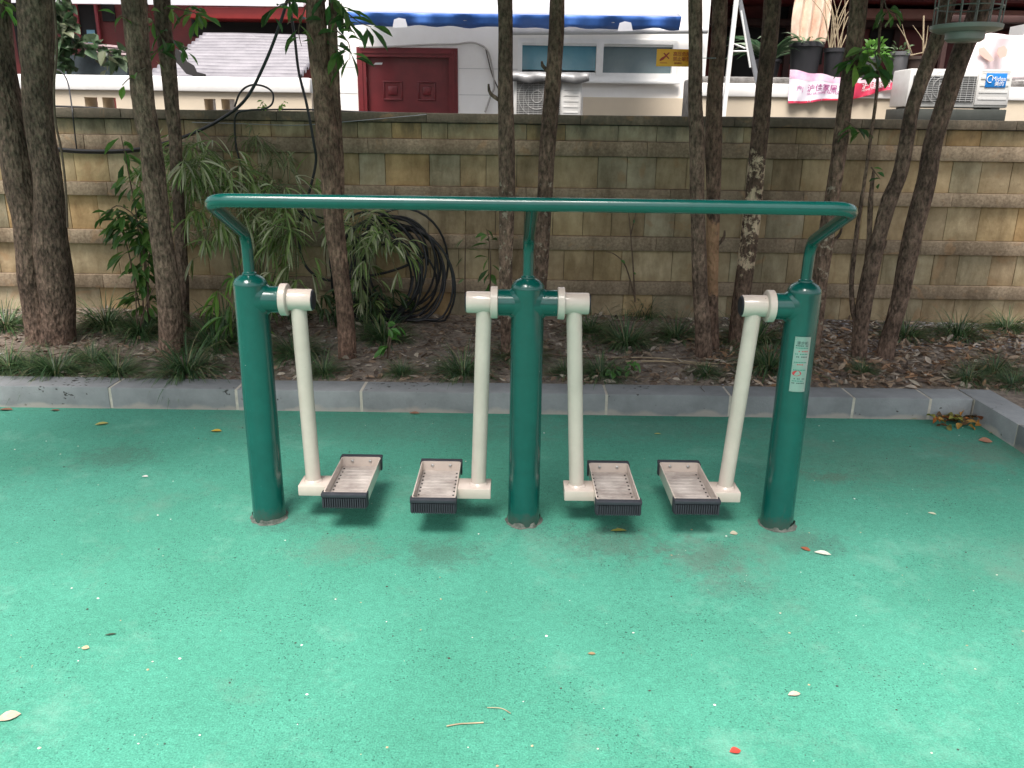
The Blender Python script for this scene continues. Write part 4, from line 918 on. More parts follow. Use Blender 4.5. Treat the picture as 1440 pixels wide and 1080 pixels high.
# door
dr = MB(); dr.box(dx0+.09, dx1-.09, BYY+.05, BYY+.09, .35, dz1-.09); door = child(dr.build('door', maroon), bld)
def dch(o): o.parent = door; return o
g = MB(); g.box(dx0, dx0+.09, BYY-.012, BYY+.1, .35, dz1-.0905); g.box(dx1-.09, dx1, BYY-.012, BYY+.1, .35, dz1-.0905); g.box(dx0, dx1, BYY-.012, BYY+.1, dz1-.09, dz1)
g.box(dx0+.03, dx0+.055, BYY-.022, BYY-.012, .35, dz1-.03); g.box(dx1-.055, dx1-.03, BYY-.022, BYY-.012, .35, dz1-.03); g.box(dx0+.056, dx1-.056, BYY-.022, BYY-.012, dz1-.055, dz1-.03)
dch(g.build('door_frame', maroon))
for (u0, u1) in ((538, 565), (587, 612)):
    g = MB(); X0, X1 = W(u0, 125, BYY).x, W(u1, 125, BYY).x; Z1, Z0 = W(575, 114, BYY).z, W(575, 141, BYY).z; e = .014
    g.box(X0, X1, BYY+.036, BYY+.05, Z1-e, Z1, .004); g.box(X0, X1, BYY+.036, BYY+.05, Z0, Z0+e, .004); g.box(X0, X0+e, BYY+.036, BYY+.05, Z0+e, Z1-e, .003); g.box(X1-e, X1, BYY+.036, BYY+.05, Z0+e, Z1-e, .003)
    g.box(X0+.05, X1-.05, BYY+.040, BYY+.05, Z0+.05, Z1-.05, .008)
    dch(g.build('raised_panel', maroon))
g = MB(); g.tube([W(514, 108, BYY-.0), W(514, 128, BYY-.0)], .012, 10); dch(g.build('door_handle', steel))
g = MB(); g.prism([W(525, 91, BYY+.045), W(528, 88, BYY+.045), (W(538, 88, BYY+.045)), W(537, 91, BYY+.045)], (0, .006, 0)); dch(g.build('paint_mark', whiteink))
# window
win = MB(); fw = .045
x0, x1, z0, z1 = wx0, wx1, wz0, wz1; xm = W(843, 85, BYY).x
win.box(x0, x1, BYY-.02, BYY+.08, z1-fw, z1); win.box(x0, x1, BYY-.02, BYY+.08, z0, z0+fw); win.box(x0, x0+fw, BYY-.02, BYY+.08, z0+fw, z1-fw); win.box(x1-fw, x1, BYY-.02, BYY+.08, z0+fw, z1-fw)
win.box(xm-.035, xm+.035, BYY-.025, BYY+.07, z0+fw, z1-fw)
win.box(x0+fw, xm-.036, BYY-.005, BYY+.03, z0+fw, z0+fw+.03); win.box(xm+.036, x1-fw, BYY+.01, BYY+.04, z0+fw, z0+fw+.03); win.box(x0+fw, xm-.036, BYY-.005, BYY+.03, z1-fw-.02, z1-fw); win.box(xm+.036, x1-fw, BYY+.01, BYY+.04, z1-fw-.02, z1-fw)
wn = child(win.build('window', whitepvc), bld)
g = MB(); g.box(x0+fw, xm-.036, BYY+.03, BYY+.036, z0+fw+.05, z1-fw-.02); o = g.build('pane', glass_m); o.parent = wn
g = MB(); g.box(xm+.036, x1-fw, BYY+.041, BYY+.047, z0+fw+.03, z1-fw-.02); o = g.build('pane', glass2_m); o.parent = wn
g = MB(); g.box(x0-.05, x1+.04, BYY-.07, BYY-.0205, z0-.03, z0+.0, .004); o = g.build('sill', whitepvc); o.parent = wn
g = MB(); g.box(x0+fw, x1-fw, BYY+.2, BYY+.21, z0, z1); o = g.build('curtain', M('pale_curtain', (.30, .42, .44), .8, col2=(.18, .26, .28), scale=5, stretch=(6, 1, .3))); o.parent = wn
# gutter pipe under the awning
g = MB(); g.tube([W(716, 45, BYY-.1), W(860, 44, BYY-.1), W(995, 43, BYY-.1)], .03, 12); child(g.build('gutter_pipe', M('pipe_grey', (.52, .52, .52), .4)), bld)
g = MB(); g.tube([W(u, v, BYY-.03) for u, v in ((505, 66), (540, 66), (600, 63), (640, 62), (665, 60), (683, 68), (690, 85), (695, 120), (690, 135), (682, 158))], .010, 7, sub=6); child(g.build('wall_cable', M('pale_cable', (.42, .40, .37), .6)), bld)
g = MB(); g.tube([W(u, v, BYY-.03) for u, v in ((683, 68), (688, 90), (694, 110), (706, 135))], .007, 7, sub=6); child(g.build('wall_cable', M('dark_cable', (.12, .10, .09), .6)), bld)

# awning: white sheet sloping up behind a blue valance
aw = empty('awning', (W(730, 30, 5.5).x, 5.5, 0)); tag(aw, 'white awning with a royal blue valance above the maroon door', 'awning')
ax0, ax1 = W(488, 28, 5.5).x, W(958, 30, 5.5).x; az0, az1 = W(730, 37.5, 5.5).z, W(730, 20, 5.5).z
g = MB(); nx = 60
for i in range(nx+1):
    x = ax0+(ax1-ax0)*i/nx; wv = .012*math.sin(x*9)+.01*math.sin(x*23+1)
    for k in range(4):
        z = az1+(az0-az1)*k/3; g.v.append((x, 5.5+.02*k+wv*k, z+(.006*math.sin(x*17) if k == 3 else 0)))
for i in range(nx):
    for k in range(3): a = i*4+k; g.face([a, a+4, a+5, a+1])
v_ = child(g.build('valance', bluecloth), aw)
md = v_.modifiers.new('t', 'SOLIDIFY'); md.thickness = .006
g = MB()
for i in range(nx+1):
    f = i/nx; x = ax0+(ax1-ax0)*f
    for k in range(9):
        t = k/8; y = 5.5+.02+t*.66; xx_ = x if f < .9 else x-(f-.9)*10*t*.45
        g.v.append((xx_, y, az1+.002+t*.62+.02*math.sin(x*5+k)*t*(1-t)*4))
for i in range(nx):
    for k in range(8): a = i*9+k; g.face([a, a+9, a+10, a+1])
v_ = child(g.build('cover_sheet', whitecloth), aw); md = v_.modifiers.new('t', 'SOLIDIFY'); md.thickness = .006
g = MB(); g.tube([(ax0, 5.56, az0+.06), (ax1, 5.56, az0+.06)], .012, 8); g.tube([(ax0+.1, 5.58, az0+.06), (ax0+.1, 6.2, az0+.3)], .012, 8); g.tube([(ax1-.3, 5.58, az0+.06), (ax1-.3, 6.2, az0+.3)], .012, 8); child(g.build('frame_rail', whitepvc), aw)
for (u, v) in ((562, 32), (880, 37)):
    g = MB(); p = W(u, v, 5.46); q = [(-.07, -.04), (-.055, .03), (-.01, .045), (.05, .035), (.07, -.035)]
    g.prism([(p.x+a, 5.487, p.z+b) for a, b in q], (0, .004, 0)); child(g.build('white_patch', whitecloth), aw)

# small air conditioner under the window
def ac_unit(name, label, u0, u1, v0, v1, y, uf, fh=.06):
    root = empty(name); um, vm = (u0+u1)/2, (v0+v1)/2
    x0, x1 = W(u0, vm, y).x, W(u1, vm, y).x; z0, z1 = W(um, v1, y).z, W(um, v0, y).z; xf = W(uf, vm, y).x; d = .32
    g = MB(); g.box(x0, x1, y+.012, y+d, z0, z1, .012); root_c = g.build('casing', acm, root)
    g = MB(); g.box(x0+.03, xf, y+.004, y+.0115, z0+.04, z1-.05); g.build('fan_recess', acdark, root)
    cx_, cz_ = (x0+xf)/2, (z0+z1)/2; rr = min(xf-x0, z1-z0)*.43
    g = MB()
    k = 0
    z = z0+.05
    while z < z1-.05: g.box(x0+.03, xf, y-.004, y+.003, z-.002, z+.002); z += .016
    x = x0+.05
    while x < xf: g.box(x-.0015, x+.0015, y-.006, y-.0045, z0+.04, z1-.05); x += .045
    for q in (rr, rr*.65, rr*.3): g.tube([(cx_+q*math.cos(2*PI*j/36), y-.009, cz_+q*math.sin(2*PI*j/36)) for j in range(37)], .002, 6)
    g.build('grille', acgr, root)
    g = MB(); g.box(xf+.01, x1-.01, y+.002, y+.0115, z0+.02, z1-.03, .004)
    for k in range(5): zz = z0+.06+k*.05; g.box(xf+.03, x1-.03, y-.002, y+.0015, zz, zz+.014)
    g.build('service_panel', acm, root)
    for fx in (x0+.05, x1-.12): g = MB(); g.box(fx, fx+.07, y+.03, y+d-.03, z0-fh, z0-.001); g.build('foot', acdark, root)
    rebase(root, ((x0+x1)/2, y, z0)); tag(root, label, 'air conditioner'); return root, (x0, x1, z0, z1, xf, y, d)
r1, b1 = ac_unit('air_conditioner', 'small cream air conditioner under the sliding window, covered by a crumpled sheet', 722, 818, 104, 168, 5.3, 788)
g = MB(); n1, n2 = 30, 10
x0, x1, z0, z1, xf, y, d = b1
for i in range(n1+1):
    for j in range(n2+1):
        x = x0-.04+(x1-x0+.10)*i/n1; t = j/n2; yy = y-.03+t*(d+.05); z = z1+.008+.009*(noise.noise(Vector((x*9, yy*9, 1)))+.5)
        g.v.append((x, yy, z))
for i in range(n1):
    for j in range(n2): a = i*(n2+1)+j; g.face([a, a+n2+1, a+n2+2, a+1])
k = len(g.v)
for i in range(n1+1):
    x = x0-.04+(x1-x0+.10)*i/n1; zz = z1+.008+.009*(noise.noise(Vector((x*9, (y-.03)*9, 1)))+.5)
    g.v.append((x, y-.031, zz)); g.v.append((x, y-.05-.01*math.sin(x*30), z1-.05-.035*(noise.noise(Vector((x*7, 0, 3)))+.6)))
for i in range(n1): a = k+2*i; g.face([a, a+1, a+3, a+2])
o = g.build('cover_sheet', M('grey_plastic_sheet', (.22, .22, .22), .35, col2=(.10, .10, .10), scale=12)); o.modifiers.new('t', 'SOLIDIFY').thickness = .004
tag(o, 'crumpled grey plastic sheet lying on the small air conditioner', 'plastic sheet')
g = MB(); xs0, xs1 = b1[0]+.02, b1[1]-.02; zz = b1[2]-.06
g.box(xs0-.1, xs1+.1, b1[5], b1[5]+.36, zz-.05, zz-.001, .005)
g.box(xs0, xs0+.08, b1[5]+.1, b1[5]+.2, -.02, zz-.0505); g.box(xs1-.08, xs1, b1[5]+.1, b1[5]+.2, -.02, zz-.0505)
tag(g.build('steel_stand', galv), 'steel stand carrying the small air conditioner, mostly below the wall top', 'stand')

# large air conditioner at the right
r2, b2 = ac_unit('air_conditioner', 'large white air conditioner with a blue brand label at the right end of the wall', 1278, 1423, 97, 151, 4.1, 1372, .012)
x0, x1, z0, z1, xf, y, d = b2
lx0, lx1 = W(1386, 113, y).x, W(1415, 113, y).x; lz1, lz0 = W(1400, 103, y).z, W(1400, 123, y).z
g = MB(); g.box(lx0, lx1, y-.004, y-.001, lz0, lz1, .0008); lab = child(g.build('brand_label', blue_label), r2)
h = lz1-lz0
o = text('label_writing', 'Midea', h*.44, whiteink, lab, (lx0+(lx1-lx0)*.27, y-.0055, lz0+h*.60)); 
o = text('label_writing', '美的', h*.36, whiteink, lab, (lx0+(lx1-lx0)*.44, y-.0055, lz0+h*.24))
g = MB(); cx_, cz_ = lx0+(lx1-lx0)*.2, lz0+h*.58; g.tube([(cx_+h*.24*math.cos(a_), y-.006, cz_+h*.24*math.sin(a_)) for a_ in [R(60+i*14) for i in range(18)]], h*.03, 6); o = g.build('label_swoosh', whiteink, lab)
g = MB(); X0, X1 = x0-.05, x1-.02; g.box(X0+.05, X1, y-.02, y+.36, W(1350, 170, y).z, z0-.013, .004)
g.box(X0+.3, X0+.36, y+.1, y+.2, -.02, W(1350, 170, y).z-.001); g.box(X1-.26, X1-.2, y+.1, y+.2, -.02, W(1350, 170, y).z-.001)
tag(g.build('support_slab', slabm), 'dark greenish slab carrying the large air conditioner', 'slab')

# orange warning sign behind the trunk
ty = T[7][1]+.08
sg = empty('warning_sign'); p0, p1 = W(924, 69, ty), W(986, 93, ty); sx0, sx1 = p0.x, p1.x; sz0, sz1 = W(950, 93.5, ty).z, W(950, 69, ty).z
g = MB(); g.box(sx0, sx1, ty, ty+.004, sz0, sz1, .0015); pb = g.build('sign_board', orange, sg)
h = sz1-sz0; ww = sx1-sx0
for (body, fz, hh) in (('高压危险', .70, .27), ('禁止攀登', .41, .27), ('请勿靠近', .18, .12)):
    text('sign_writing', body, h*hh, signred, pb, (sx0+ww*.36+(0 if hh > .2 else .008), ty-.0015, sz0+h*fz))
g = MB()
def S2(a, b): return (sx0+ww*a, ty-.001, sz0+h*b)
g.prism([S2(.06, .35), S2(.09, .30), S2(.16, .40), S2(.20, .52), S2(.17, .58), S2(.11, .50)], (0, -.0012, 0))
g.prism([S2(.17, .58), S2(.20, .52), S2(.285, .78), S2(.26, .80)], (0, -.0012, 0)); g.prism([S2(.145, .74), S2(.165, .78), S2(.285, .45), S2(.265, .42)], (0, -.0026, 0)); g.prism([S2(.08, .21), S2(.08, .18), S2(.24, .18), S2(.24, .21)], (0, -.0012, 0))
g.build('sign_pictogram', signred, pb)
g = MB(); g.tube([(p1.x-.02, ty-.0, sz0+h*.5), (T[7][0].location.x-.05, ty-.02, sz0+h*.5)], .002, 6); g.build('tie_wire', galv, sg)
rebase(sg, ((sx0+sx1)/2, ty, sz0)); tag(sg, 'orange warning sign with red characters tied behind a slender trunk', 'sign')

# ---- right: dark red house behind the pots
HY = 6.9
h2 = empty('red_house', (W(1250, 50, HY).x, HY, 0)); tag(h2, 'dark red timber house with overhanging eaves behind the potted plants', 'house')
X0, X1 = W(985, 60, HY).x, W(2100, 60, HY).x
g = MB(); g.box(X0, X1, HY, HY+.2, 0, 3.4); child(g.build('wall', redwood), h2)
for (u0, u1, v0, v1) in ((1000, 1070, 30, 110), (1222, 1258, 40, 85), (1085, 1160, 10, 90)):
    g = MB(); rect(g, u0, u1, v0, v1, HY-.02, .03); child(g.build('window', darkgap), h2)
for (v0, v1, m, dy) in ((12, 26, M('beam_pink', (.42, .20, .17), .7), .35), (28, 38, darkwood, .22), (-12, 2, redwood, .5)):
    g = MB(); um = 1250; z0, z1 = W(um, v1, HY-dy).z, W(um, v0, HY-dy).z; g.box(X0 if dy != .35 else W(1190, 50, HY-dy).x, X1, HY-dy, HY-.001 if dy != .22 else HY-.002, z0, z1, .01); child(g.build('eave_beam', m), h2)
for u in (1006, 1030, 1110, 1205, 1262, 1330):
    g = MB(); rect(g, u-4, u+4, -60, 160, HY-.06, .05); child(g.build('post', darkwood), h2)
g = MB(); n_ = 8
g.prism([(X0, HY-.9, 2.62), (X0, HY+2.2, 3.55), (X0, HY+2.2, 3.62), (X0, HY-.9, 2.69)], (X1-X0, 0, 0)); child(g.build('roof', darkwood), h2)

# white hinged frame
tf = empty('trestle_frame'); yb = 4.35
g = MB(); a, b = W(1040, -40, yb), W(1016, 175, yb); g.tube([a, b], .022, 4); g.build('leg', whitepvc, tf)
g = MB(); a, b = W(1038, -10, yb+.05), W(1067, 125, yb+.05); g.tube([a, b], .022, 4); g.build('leg', galv, tf)
g = MB(); g.tube([W(1042, 15, yb+.03), W(1055, 95, yb+.03)], .008, 6); g.tube([W(1028, 60, yb+.02), W(1048, 68, yb+.03)], .006, 6); g.tube([W(1026, 72, yb+.02), W(1052, 72, yb+.03)], .006, 6); g.build('brace', whitepvc, tf)
bb = W(1016, 175, yb); g = MB(); g.tube([bb, (bb.x, yb, 0)], .022, 8); g.tube([W(1067, 125, yb+.05), (W(1067, 125, yb+.05).x+.1, yb+.05, 0)], .02, 8); g.build('lower_leg', whitepvc, tf)
rebase(tf, (bb.x, yb, 0)); tag(tf, 'white and grey slanting metal frame standing left of the potted plants', 'metal frame')

# potted plants on the parapet
def pot(label, u, v0, v1, w, y, mat, foliage, tp=1.25):
    root = empty('potted_plant'); c = W(u, v1, y); zt_ = W(u, v0, y).z; z0 = zsh+.001; r1_ = w*.5*zc(c)/F_PX; h = zt_-z0
    prof = [(r1_/tp*.9, 0), (r1_/tp, .01), (r1_*.97, h*.86), (r1_*1.08, h*.87), (r1_*1.08, h), (r1_*.98, h), (r1_*.94, h*.9)]
    g = MB(); g.lathe(prof, (c.x, y, z0), seg=30, cap=True); g.build('pot', mat, root)
    if foliage: foliage(root, Vector((c.x, y, z0+h*.9)), r1_)
    rebase(root, (c.x, y, z0)); tag(root, label, 'potted plant', 'pots along the right parapet'); return root
def strappy(n, L, w, cols):
    def f(root, c, r):
        g = MB()
        for i in range(n):
            a = rnd.uniform(0, 2*PI); k = rnd.uniform(.7, 1.2); cc = rnd.choice(cols)
            g.leaf(c+Vector((math.cos(a)*r*.3, math.sin(a)*r*.3, 0)), (math.cos(a), math.sin(a), rnd.uniform(1., 3.)), L*rnd.uniform(.7, 1.2), w, 1.6, .35, c=tuple(q*k for q in cc), st=(.5, .9, 1, .9, .6, 0))
        g.build('foliage', leaf_m, root)
    return f
def bushy(n, L, w, cols, R_=.15):
    def f(root, c, r):
        g = MB()
        for i in range(n):
            d = Vector((rnd.gauss(0, 1), rnd.gauss(0, 1), abs(rnd.gauss(0, 1)))).normalized(); k = rnd.uniform(.7, 1.2); cc = rnd.choice(cols)
            g.leaf(c+d*R_*rnd.uniform(.2, 1), d, L*rnd.uniform(.7, 1.2), w, .6, .3, c=tuple(q*k for q in cc))
        g.build('foliage', leaf_m, root)
    return f
def stalks(n, H, cols=None):
    def f(root, c, r):
        g = MB()
        for i in range(n):
            a = rnd.uniform(0, 2*PI); q = c+Vector((math.cos(a)*r*.5, math.sin(a)*r*.5, 0)); dx = rnd.uniform(-.25, .25)
            g.tube([q, q+Vector((dx*.4, 0, H*.5)), q+Vector((dx+rnd.uniform(-.06, .06), 0, H*rnd.uniform(.7, 1.1)))], [.005, .004, .002], 5, sub=3)
        g.build('stalks', straw, root)
    return f
py_ = PY+.32
pot('broad-leaved potted plant with long strappy leaves beside the white frame', 1078, 84, 110, 34, py_+.1, potm, strappy(34, .42, .05, [(.05, .12, .05), (.09, .17, .08), (.20, .27, .17)]))
pot('widest dark pot with drooping strap leaves left of the scaly barked tree', 1130, 60, 100, 44, py_, potm, strappy(12, .22, .03, [(.14, .20, .10), (.28, .34, .2)]))
pot('narrow dark pot with bare pale stalks next to the scaly barked tree', 1170, 68, 100, 27, py_, potm, stalks(14, .55))
pot('pot with a bright green leafy bush right of the scaly barked tree', 1222, 80, 104, 26, py_, potgrey, bushy(90, .06, .04, [(.16, .36, .06), (.12, .28, .05)]))
pot('grey upright pot with a small grey-green plant', 1262, 73, 100, 25, py_, potgrey, bushy(26, .05, .02, [(.14, .2, .1)], .1), tp=1.15)
pot('low wide brown pot left of the large air conditioner', 1290, 80, 97, 36, py_, potbrown, stalks(4, .3))
# sticks
g = MB(); g.tube([W(1299, 22, py_), W(1298, 78, py_)], .007, 6); g.tube([W(1298, 74, py_), W(1280, 78, py_)], .006, 6); o = g.build('bamboo_stake', straw); tag(o, 'thin upright bamboo stake in the low brown pot', 'stake')
# cream cloth hanging
g = MB(); nx = 26; nz_ = 12; A, B = W(1118, 30, PY+.9), W(1162, 30, PY+.9); zt4, zb4 = W(1140, -25, PY+.9).z, W(1140, 62, PY+.9).z
for i in range(nx+1):
    for k in range(nz_+1):
        f = i/nx; t = k/nz_; x = A.x+(B.x-A.x)*f+.05*math.sin(t*3)*(f-.5); g.v.append((x, PY+.9+.03*math.sin(f*22+t*2), zt4+(zb4-zt4)*t))
for i in range(nx):
    for k in range(nz_): a = i*(nz_+1)+k; g.face([a, a+nz_+1, a+nz_+2, a+1])
o = g.build('hanging_cloth', M('cream_cloth', (.78, .66, .52), .8, col2=(.60, .36, .26), scale=5)); o.modifiers.new('t', 'SOLIDIFY').thickness = .004; tag(o, 'pale cream and orange cloth hanging behind the widest dark pot', 'cloth')

# banners draped over the parapet
def banner(label, tl, tr, br_, bl, mat, y, writing, ink_, hem, band=None):
    g = MB(); nx, nz = 40, 14; P4 = [W(*q, y) for q in (tl, tr, br_, bl)]
    def pt(f, t):
        a = P4[0].lerp(P4[1], f); b = P4[3].lerp(P4[2], f); p = a.lerp(b, t); p.y += .010*math.sin(f*17+t*3)*(t+.2)+.006*math.sin(f*41)*t; p.z += .006*math.sin(f*13)*(1-t)+.005*math.sin(f*9+2)*t; return p
    for i in range(nx+1):
        for k in range(nz+1): g.v.append(tuple(pt(i/nx, k/nz)))
    for i in range(nx):
        for k in range(nz): a = i*(nz+1)+k; g.face([a, a+nz+1, a+nz+2, a+1])
    root = g.build('banner', mat); root.modifiers.new('t', 'SOLIDIFY').thickness = .003
    tag(root, label, 'banner')
    def strip(name, t0, t1, m_, f0=0., f1=1.):
        q = MB(); n = 36
        for i in range(n+1):
            f = f0+(f1-f0)*i/n
            for t in (t0, (t0+t1)/2, t1): p = pt(f, t); q.v.append((p.x, p.y-.004, p.z))
        for i in range(n):
            for k in (0, 1): a = 3*i+k; q.face([a, a+3, a+4, a+1])
        q.build(name, m_, root)
    strip('hem', .93, 1.0, hem)
    if band: strip('printed_band', 0, .26, band)
    for (body, f, t, hh) in writing:
        p = pt(f, t); q = text('writing', body, hh, ink_, root, (0, 0, 0), rot=(PI/2, 0, 0), ext=.0003)
        d = (pt(min(f+.3, 1), t)-p); sl = d.z/d.x
        Wd = (P4[1]-P4[0]).x
        for v in q.data.vertices:
            xx_ = v.co.x; ff = min(f+xx_/Wd, 1.); s_ = pt(ff, t); v.co = Vector((s_.x, s_.y-.006+v.co.y, s_.z+v.co.z))
    return root
by = PY-.045
banner('white and pink plastic banner with dark writing hanging over the parapet', (1111, 98), (1186, 109), (1186, 140), (1108, 146), M('banner_white', (.78, .76, .80), .5, col2=(.72, .66, .76), scale=6), by, [('沪佳家居工厂店', .34, .52, .062), ('HU JIA HOME FACTORY STORE', .34, .70, .026), ('户', .13, .55, .05), ('|', .235, .55, .05)], magenta, redc, band=pinkc)
banner('red banner with white writing at the end of the parapet, right of the scaly tree', (1186, 108), (1268, 112), (1268, 122), (1186, 142), M('banner_red', (.62, .05, .12), .5, col2=(.55, .03, .07), scale=6), by, [('沪佳家居', .32, .42, .062), ('HOME FACTORY', .32, .66, .024)], whiteink, redc, band=M('banner_pink_edge', (.80, .60, .66), .6))

# white cloth with print and white pillar at right
g = MB(); nx = 26; nz = 10; y = 5.05; A, B = W(1352, 60, y), W(1500, 60, y); zt4, zb4 = W(1400, 42, y).z, W(1400, 112, y).z
for i in range(nx+1):
    for k in range(nz+1):
        f = i/nx; t = k/nz; g.v.append((A.x+(B.x-A.x)*f-.10*t*(1-f), y+.03*math.sin(f*15+t), zt4+(zb4-zt4)*t-.04*math.sin(f*PI)*(1-t)))
for i in range(nx):
    for k in range(nz): a = i*(nz+1)+k; g.face([a, a+nz+1, a+nz+2, a+1])
o = g.build('printed_sheet', M('sheet_white', (.82, .76, .76), .7, col2=(.78, .60, .62), scale=3)); o.modifiers.new('t', 'SOLIDIFY').thickness = .004; tag(o, 'white sheet with a pinkish print hanging behind the large air conditioner', 'sheet')
for P_ in ([(1376, 68), (1384, 66), (1392, 76), (1398, 84), (1393, 87), (1384, 82), (1377, 75)], [(1404, 67), (1412, 64), (1417, 70), (1415, 79), (1406, 82), (1402, 75)]):
    g = MB(); g.prism([W(u, v, y-.05) for u, v in P_], (0, .004, 0)); q = g.build('print_patch', skinc, o)
g = MB(); g.box(W(1330, 20, 5.1).x, W(1700, 20, 5.1).x, 5.08, 5.14, W(1400, 32, 5.1).z, W(1400, 22, 5.1).z, .006)
rx0, rx1 = W(1335, 20, 5.1).x, W(1560, 20, 5.1).x
for xx_ in (rx0, rx1): g.box(xx_-.02, xx_+.02, 5.09, 5.13, -.02, W(1400, 32, 5.1).z-.0005)
tag(g.build('drying_rack', darkwood), 'dark drying rail on posts behind the printed sheet', 'drying rack')
g = MB(); rect(g, 1424, 1520, 34, 230, 5.6, .25); o = g.build('white_pillar', whitewall); tag(o, 'white rendered pillar at the right edge of view', 'pillar')

# birdcage hanging in front of the slanting trees
cgy = T[12][1]-.30
bc = empty('birdcage'); c = W(1358, 42, cgy); rr_ = 46*zc(c)/F_PX
g = MB(); g.lathe([(rr_*.80, -.012), (rr_*1.0, .0), (rr_*1.02, .018), (rr_*.98, .020)], (c.x, c.y, c.z), seg=48); g.build('tray', cagetray, bc)
g = MB(); g.lathe([(rr_*.46, -.055), (rr_*.55, -.045), (rr_*.56, -.013)], (c.x, c.y, c.z), seg=36); g.build('seed_cup', cagetray, bc)
g = MB(); Hc = .42
for j in range(14):
    a = 2*PI*j/14; x, y = c.x+rr_*.93*math.cos(a), c.y+rr_*.93*math.sin(a)
    g.tube([(x, y, c.z+.015), (x, y, c.z+Hc*.7), (c.x+rr_*.5*math.cos(a), c.y+rr_*.5*math.sin(a), c.z+Hc*.93), (c.x, c.y, c.z+Hc)], .0032, 6, sub=3)
for hh in (.10, .2, .3): g.tube([(c.x+rr_*.93*math.cos(2*PI*j/40), c.y+rr_*.93*math.sin(2*PI*j/40), c.z+hh) for j in range(41)], .0036, 6)
g.build('wire_bars', cagem, bc)
g = MB(); g.tube([(c.x, c.y, c.z+Hc), (c.x, c.y, c.z+Hc+.10), (c.x+.03, c.y+.01, c.z+Hc+.14), (c.x+.02, c.y+.02, c.z+Hc+.17)], .004, 6, sub=3)
tt = W(1392, -20, T[12][1]); g.tube([(c.x+.02, c.y+.02, c.z+Hc+.17), (tt.x, T[12][1]-.03, c.z+Hc+.20)], .003, 6); g.build('hook', cagem, bc)
g = MB(); g.tube([(c.x-rr_*.9, c.y, c.z+.14), (c.x+rr_*.9, c.y, c.z+.14)], .006, 8); g.build('perch', twigm, bc)
rebase(bc, tuple(c)); tag(bc, 'round wire birdcage with grey-green tray hanging before the slanting trees', 'birdcage')

# ---- left: red house, ivy, lean-to roof
LY = 7.2
h1 = empty('red_house', (W(100, 50, LY).x, LY, 0)); tag(h1, 'shabby dark red house with broken window frames and ivy behind the left trees', 'house')
X0, X1 = W(-900, 60, LY).x, W(440, 60, LY).x
g = MB(); g.box(X0, X1, LY, LY+.2, 0, 3.5); child(g.build('wall', redwood), h1)
for (u0, u1, v0, v1) in ((106, 134, -8, 62), (20, 60, -10, 90), (270, 440, 28, 52), (142, 160, -10, 30)):
    g = MB(); rect(g, u0, u1, v0, v1, LY-.02, .03); wv = child(g.build('window', darkgap), h1)
for (u0, u1, v0, v1) in ((102, 110, -10, 64), (134, 138, -10, 68), (106, 138, -4, 6)):
    g = MB(); rect(g, u0, u1, v0, v1, LY-.06, .035, .004); child(g.build('window_frame', M('frame_red', (.28, .04, .05), .6)), h1)
g = MB(); rect(g, 123, 134, 42, 66, LY-.08, .01); child(g.build('blue_board', M('faded_blue', (.16, .32, .42), .7)), h1)
g = MB(); z0, z1 = W(350, 27, LY-.3).z, W(350, 10, LY-.3).z; g.box(W(265, 20, LY-.3).x, W(447, 20, LY-.3).x, LY-.3, LY-.001, z0, z1, .02); child(g.build('gutter', tiled_red), h1)
g = MB(); g.prism([(X0, LY-.35, z1+.005), (X0, LY+2.5, z1+.9), (X0, LY+2.5, z1+.96), (X0, LY-.35, z1+.06)], (X1-X0, 0, 0)); child(g.build('roof', whitecloth), h1)
g = MB(); rect(g, 60, 178, 77, 112, LY-.9, .08); child(g.build('low_panel', M('teal_grey_panel', (.08, .11, .12), .7, col2=(.03, .04, .05), scale=5)), h1)
for (a_, b_, dv) in ((112, 178, 0), (118, 178, 5), (106, 170, -5)):
    g = MB(); g.tube([W(a_, 66+dv, LY-.95), W(b_, 72+dv, LY-.95)], .02, 5); child(g.build('broken_lath', M('lath', (.22, .12, .13), .8, col2=(.4, .34, .34), scale=12)), h1)
# lean-to roof
g = MB(); nx = 30; ny = 150
la, lb_ = W(250, 113, 5.15), W(442, 113, 5.15); zf_, zbk = W(340, 112, 5.15).z, W(340, 47, 6.9).z
xl0, xl1 = W(246, 60, 6).x, W(446, 60, 6).x
for i in range(nx+1):
    for k in range(ny+1):
        t = k/ny; x = xl0+(xl1-xl0)*i/nx; y = 5.15+(6.9-5.15)*t
        z = zf_+(zbk-zf_)*t+.02*math.sin(i*.0+t*0)
        # corrugation runs across the slope
        z += .020*math.sin(t*2*PI*15)+.012*noise.noise(Vector((x*1.5, y*1.5, 2)))
        g.v.append((x, y, z))
for i in range(nx):
    for k in range(ny): a = i*(ny+1)+k; g.face([a, a+ny+1, a+ny+2, a+1])
lt = empty('lean_to_shed', ((xl0+xl1)/2, 5.9, 0)); tag(lt, 'lean-to shed with a sloping corrugated grey roof left of the white building', 'shed')
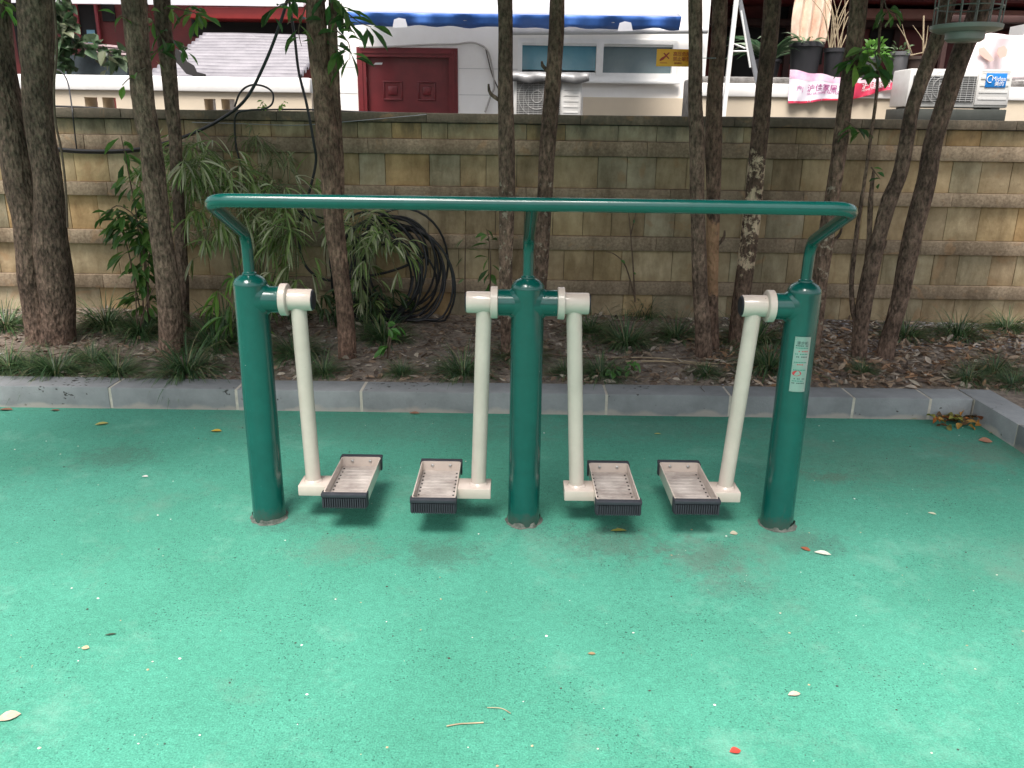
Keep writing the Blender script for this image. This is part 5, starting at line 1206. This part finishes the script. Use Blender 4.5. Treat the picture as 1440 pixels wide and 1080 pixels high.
o = child(g.build('roof', roofm, ang=180), lt); o.modifiers.new('t', 'SOLIDIFY').thickness = .006
g = MB(); g.box(xl0+.05, xl1-.02, 5.4, 6.85, 0, zf_-.02); child(g.build('wall', whitewall), lt)
g = MB()
P_ = [(247, 68), (258, 76), (262, 86), (272, 92), (276, 101), (288, 104), (290, 112), (278, 112), (270, 106), (262, 104), (252, 92), (244, 84)]
g.prism([W(u, v, 5.05) for u, v in P_], (0, .02, 0))
child(g.build('broken_edge', darkgap), lt)
# ivy
iv = empty('ivy'); g = MB(); st = MB()
for (path, n) in (([(96, -20), (94, 30), (100, 60), (92, 100)], 60), ([(90, -10), (86, 40), (90, 95)], 40), ([(92, 60), (120, 66), (150, 70), (175, 92)], 34), ([(160, 100), (168, 88), (172, 80)], 12)):
    pts = [W(u, v, LY-1.1) for u, v in path]; st.tube(pts, .008, 6, sub=4)
    for i in range(n):
        t = rnd.random()*(len(pts)-1); k = min(int(t), len(pts)-2); p = pts[k].lerp(pts[k+1], t-k); a = rnd.uniform(0, 6.28); c = rnd.choice([(.07, .13, .06), (.12, .17, .10), (.18, .20, .12), (.06, .10, .05)])
        g.leaf(p+Vector((rnd.gauss(0, .05), -abs(rnd.gauss(0, .05)), rnd.gauss(0, .05))), (math.cos(a), -.5, math.sin(a)-.5), rnd.uniform(.09, .17), rnd.uniform(.08, .13), .5, .2, c=c, st=(.3, 1, .8, .5, 0))
st.build('stems', twigm, iv); g.build('foliage', leaf_m, iv); rebase(iv, (W(95, 100, LY-1.1).x, LY-1.1, 0)); tag(iv, 'ivy trailing over the broken red window frame at the left', 'ivy')
# small weeds on the coping between the loops
for (u, v, lb) in ((370, 150, 'small weed sprouting on the wall top under the cable loop'), (398, 152, 'white-flowered weed on the wall top beside the cable loop')):
    root = empty('weed'); sprig(root, [(u, v+4), (u-1, v-4), (u+1, v-8)], 2.95, 7, .05, .026, LG, r=.002, spread=.02, name='stem', yj=.01); b = W(u, v+4, 2.95); rebase(root, tuple(b)); tag(root, lb, 'weed')

# backing: distant ground behind is the same sheet; nothing else
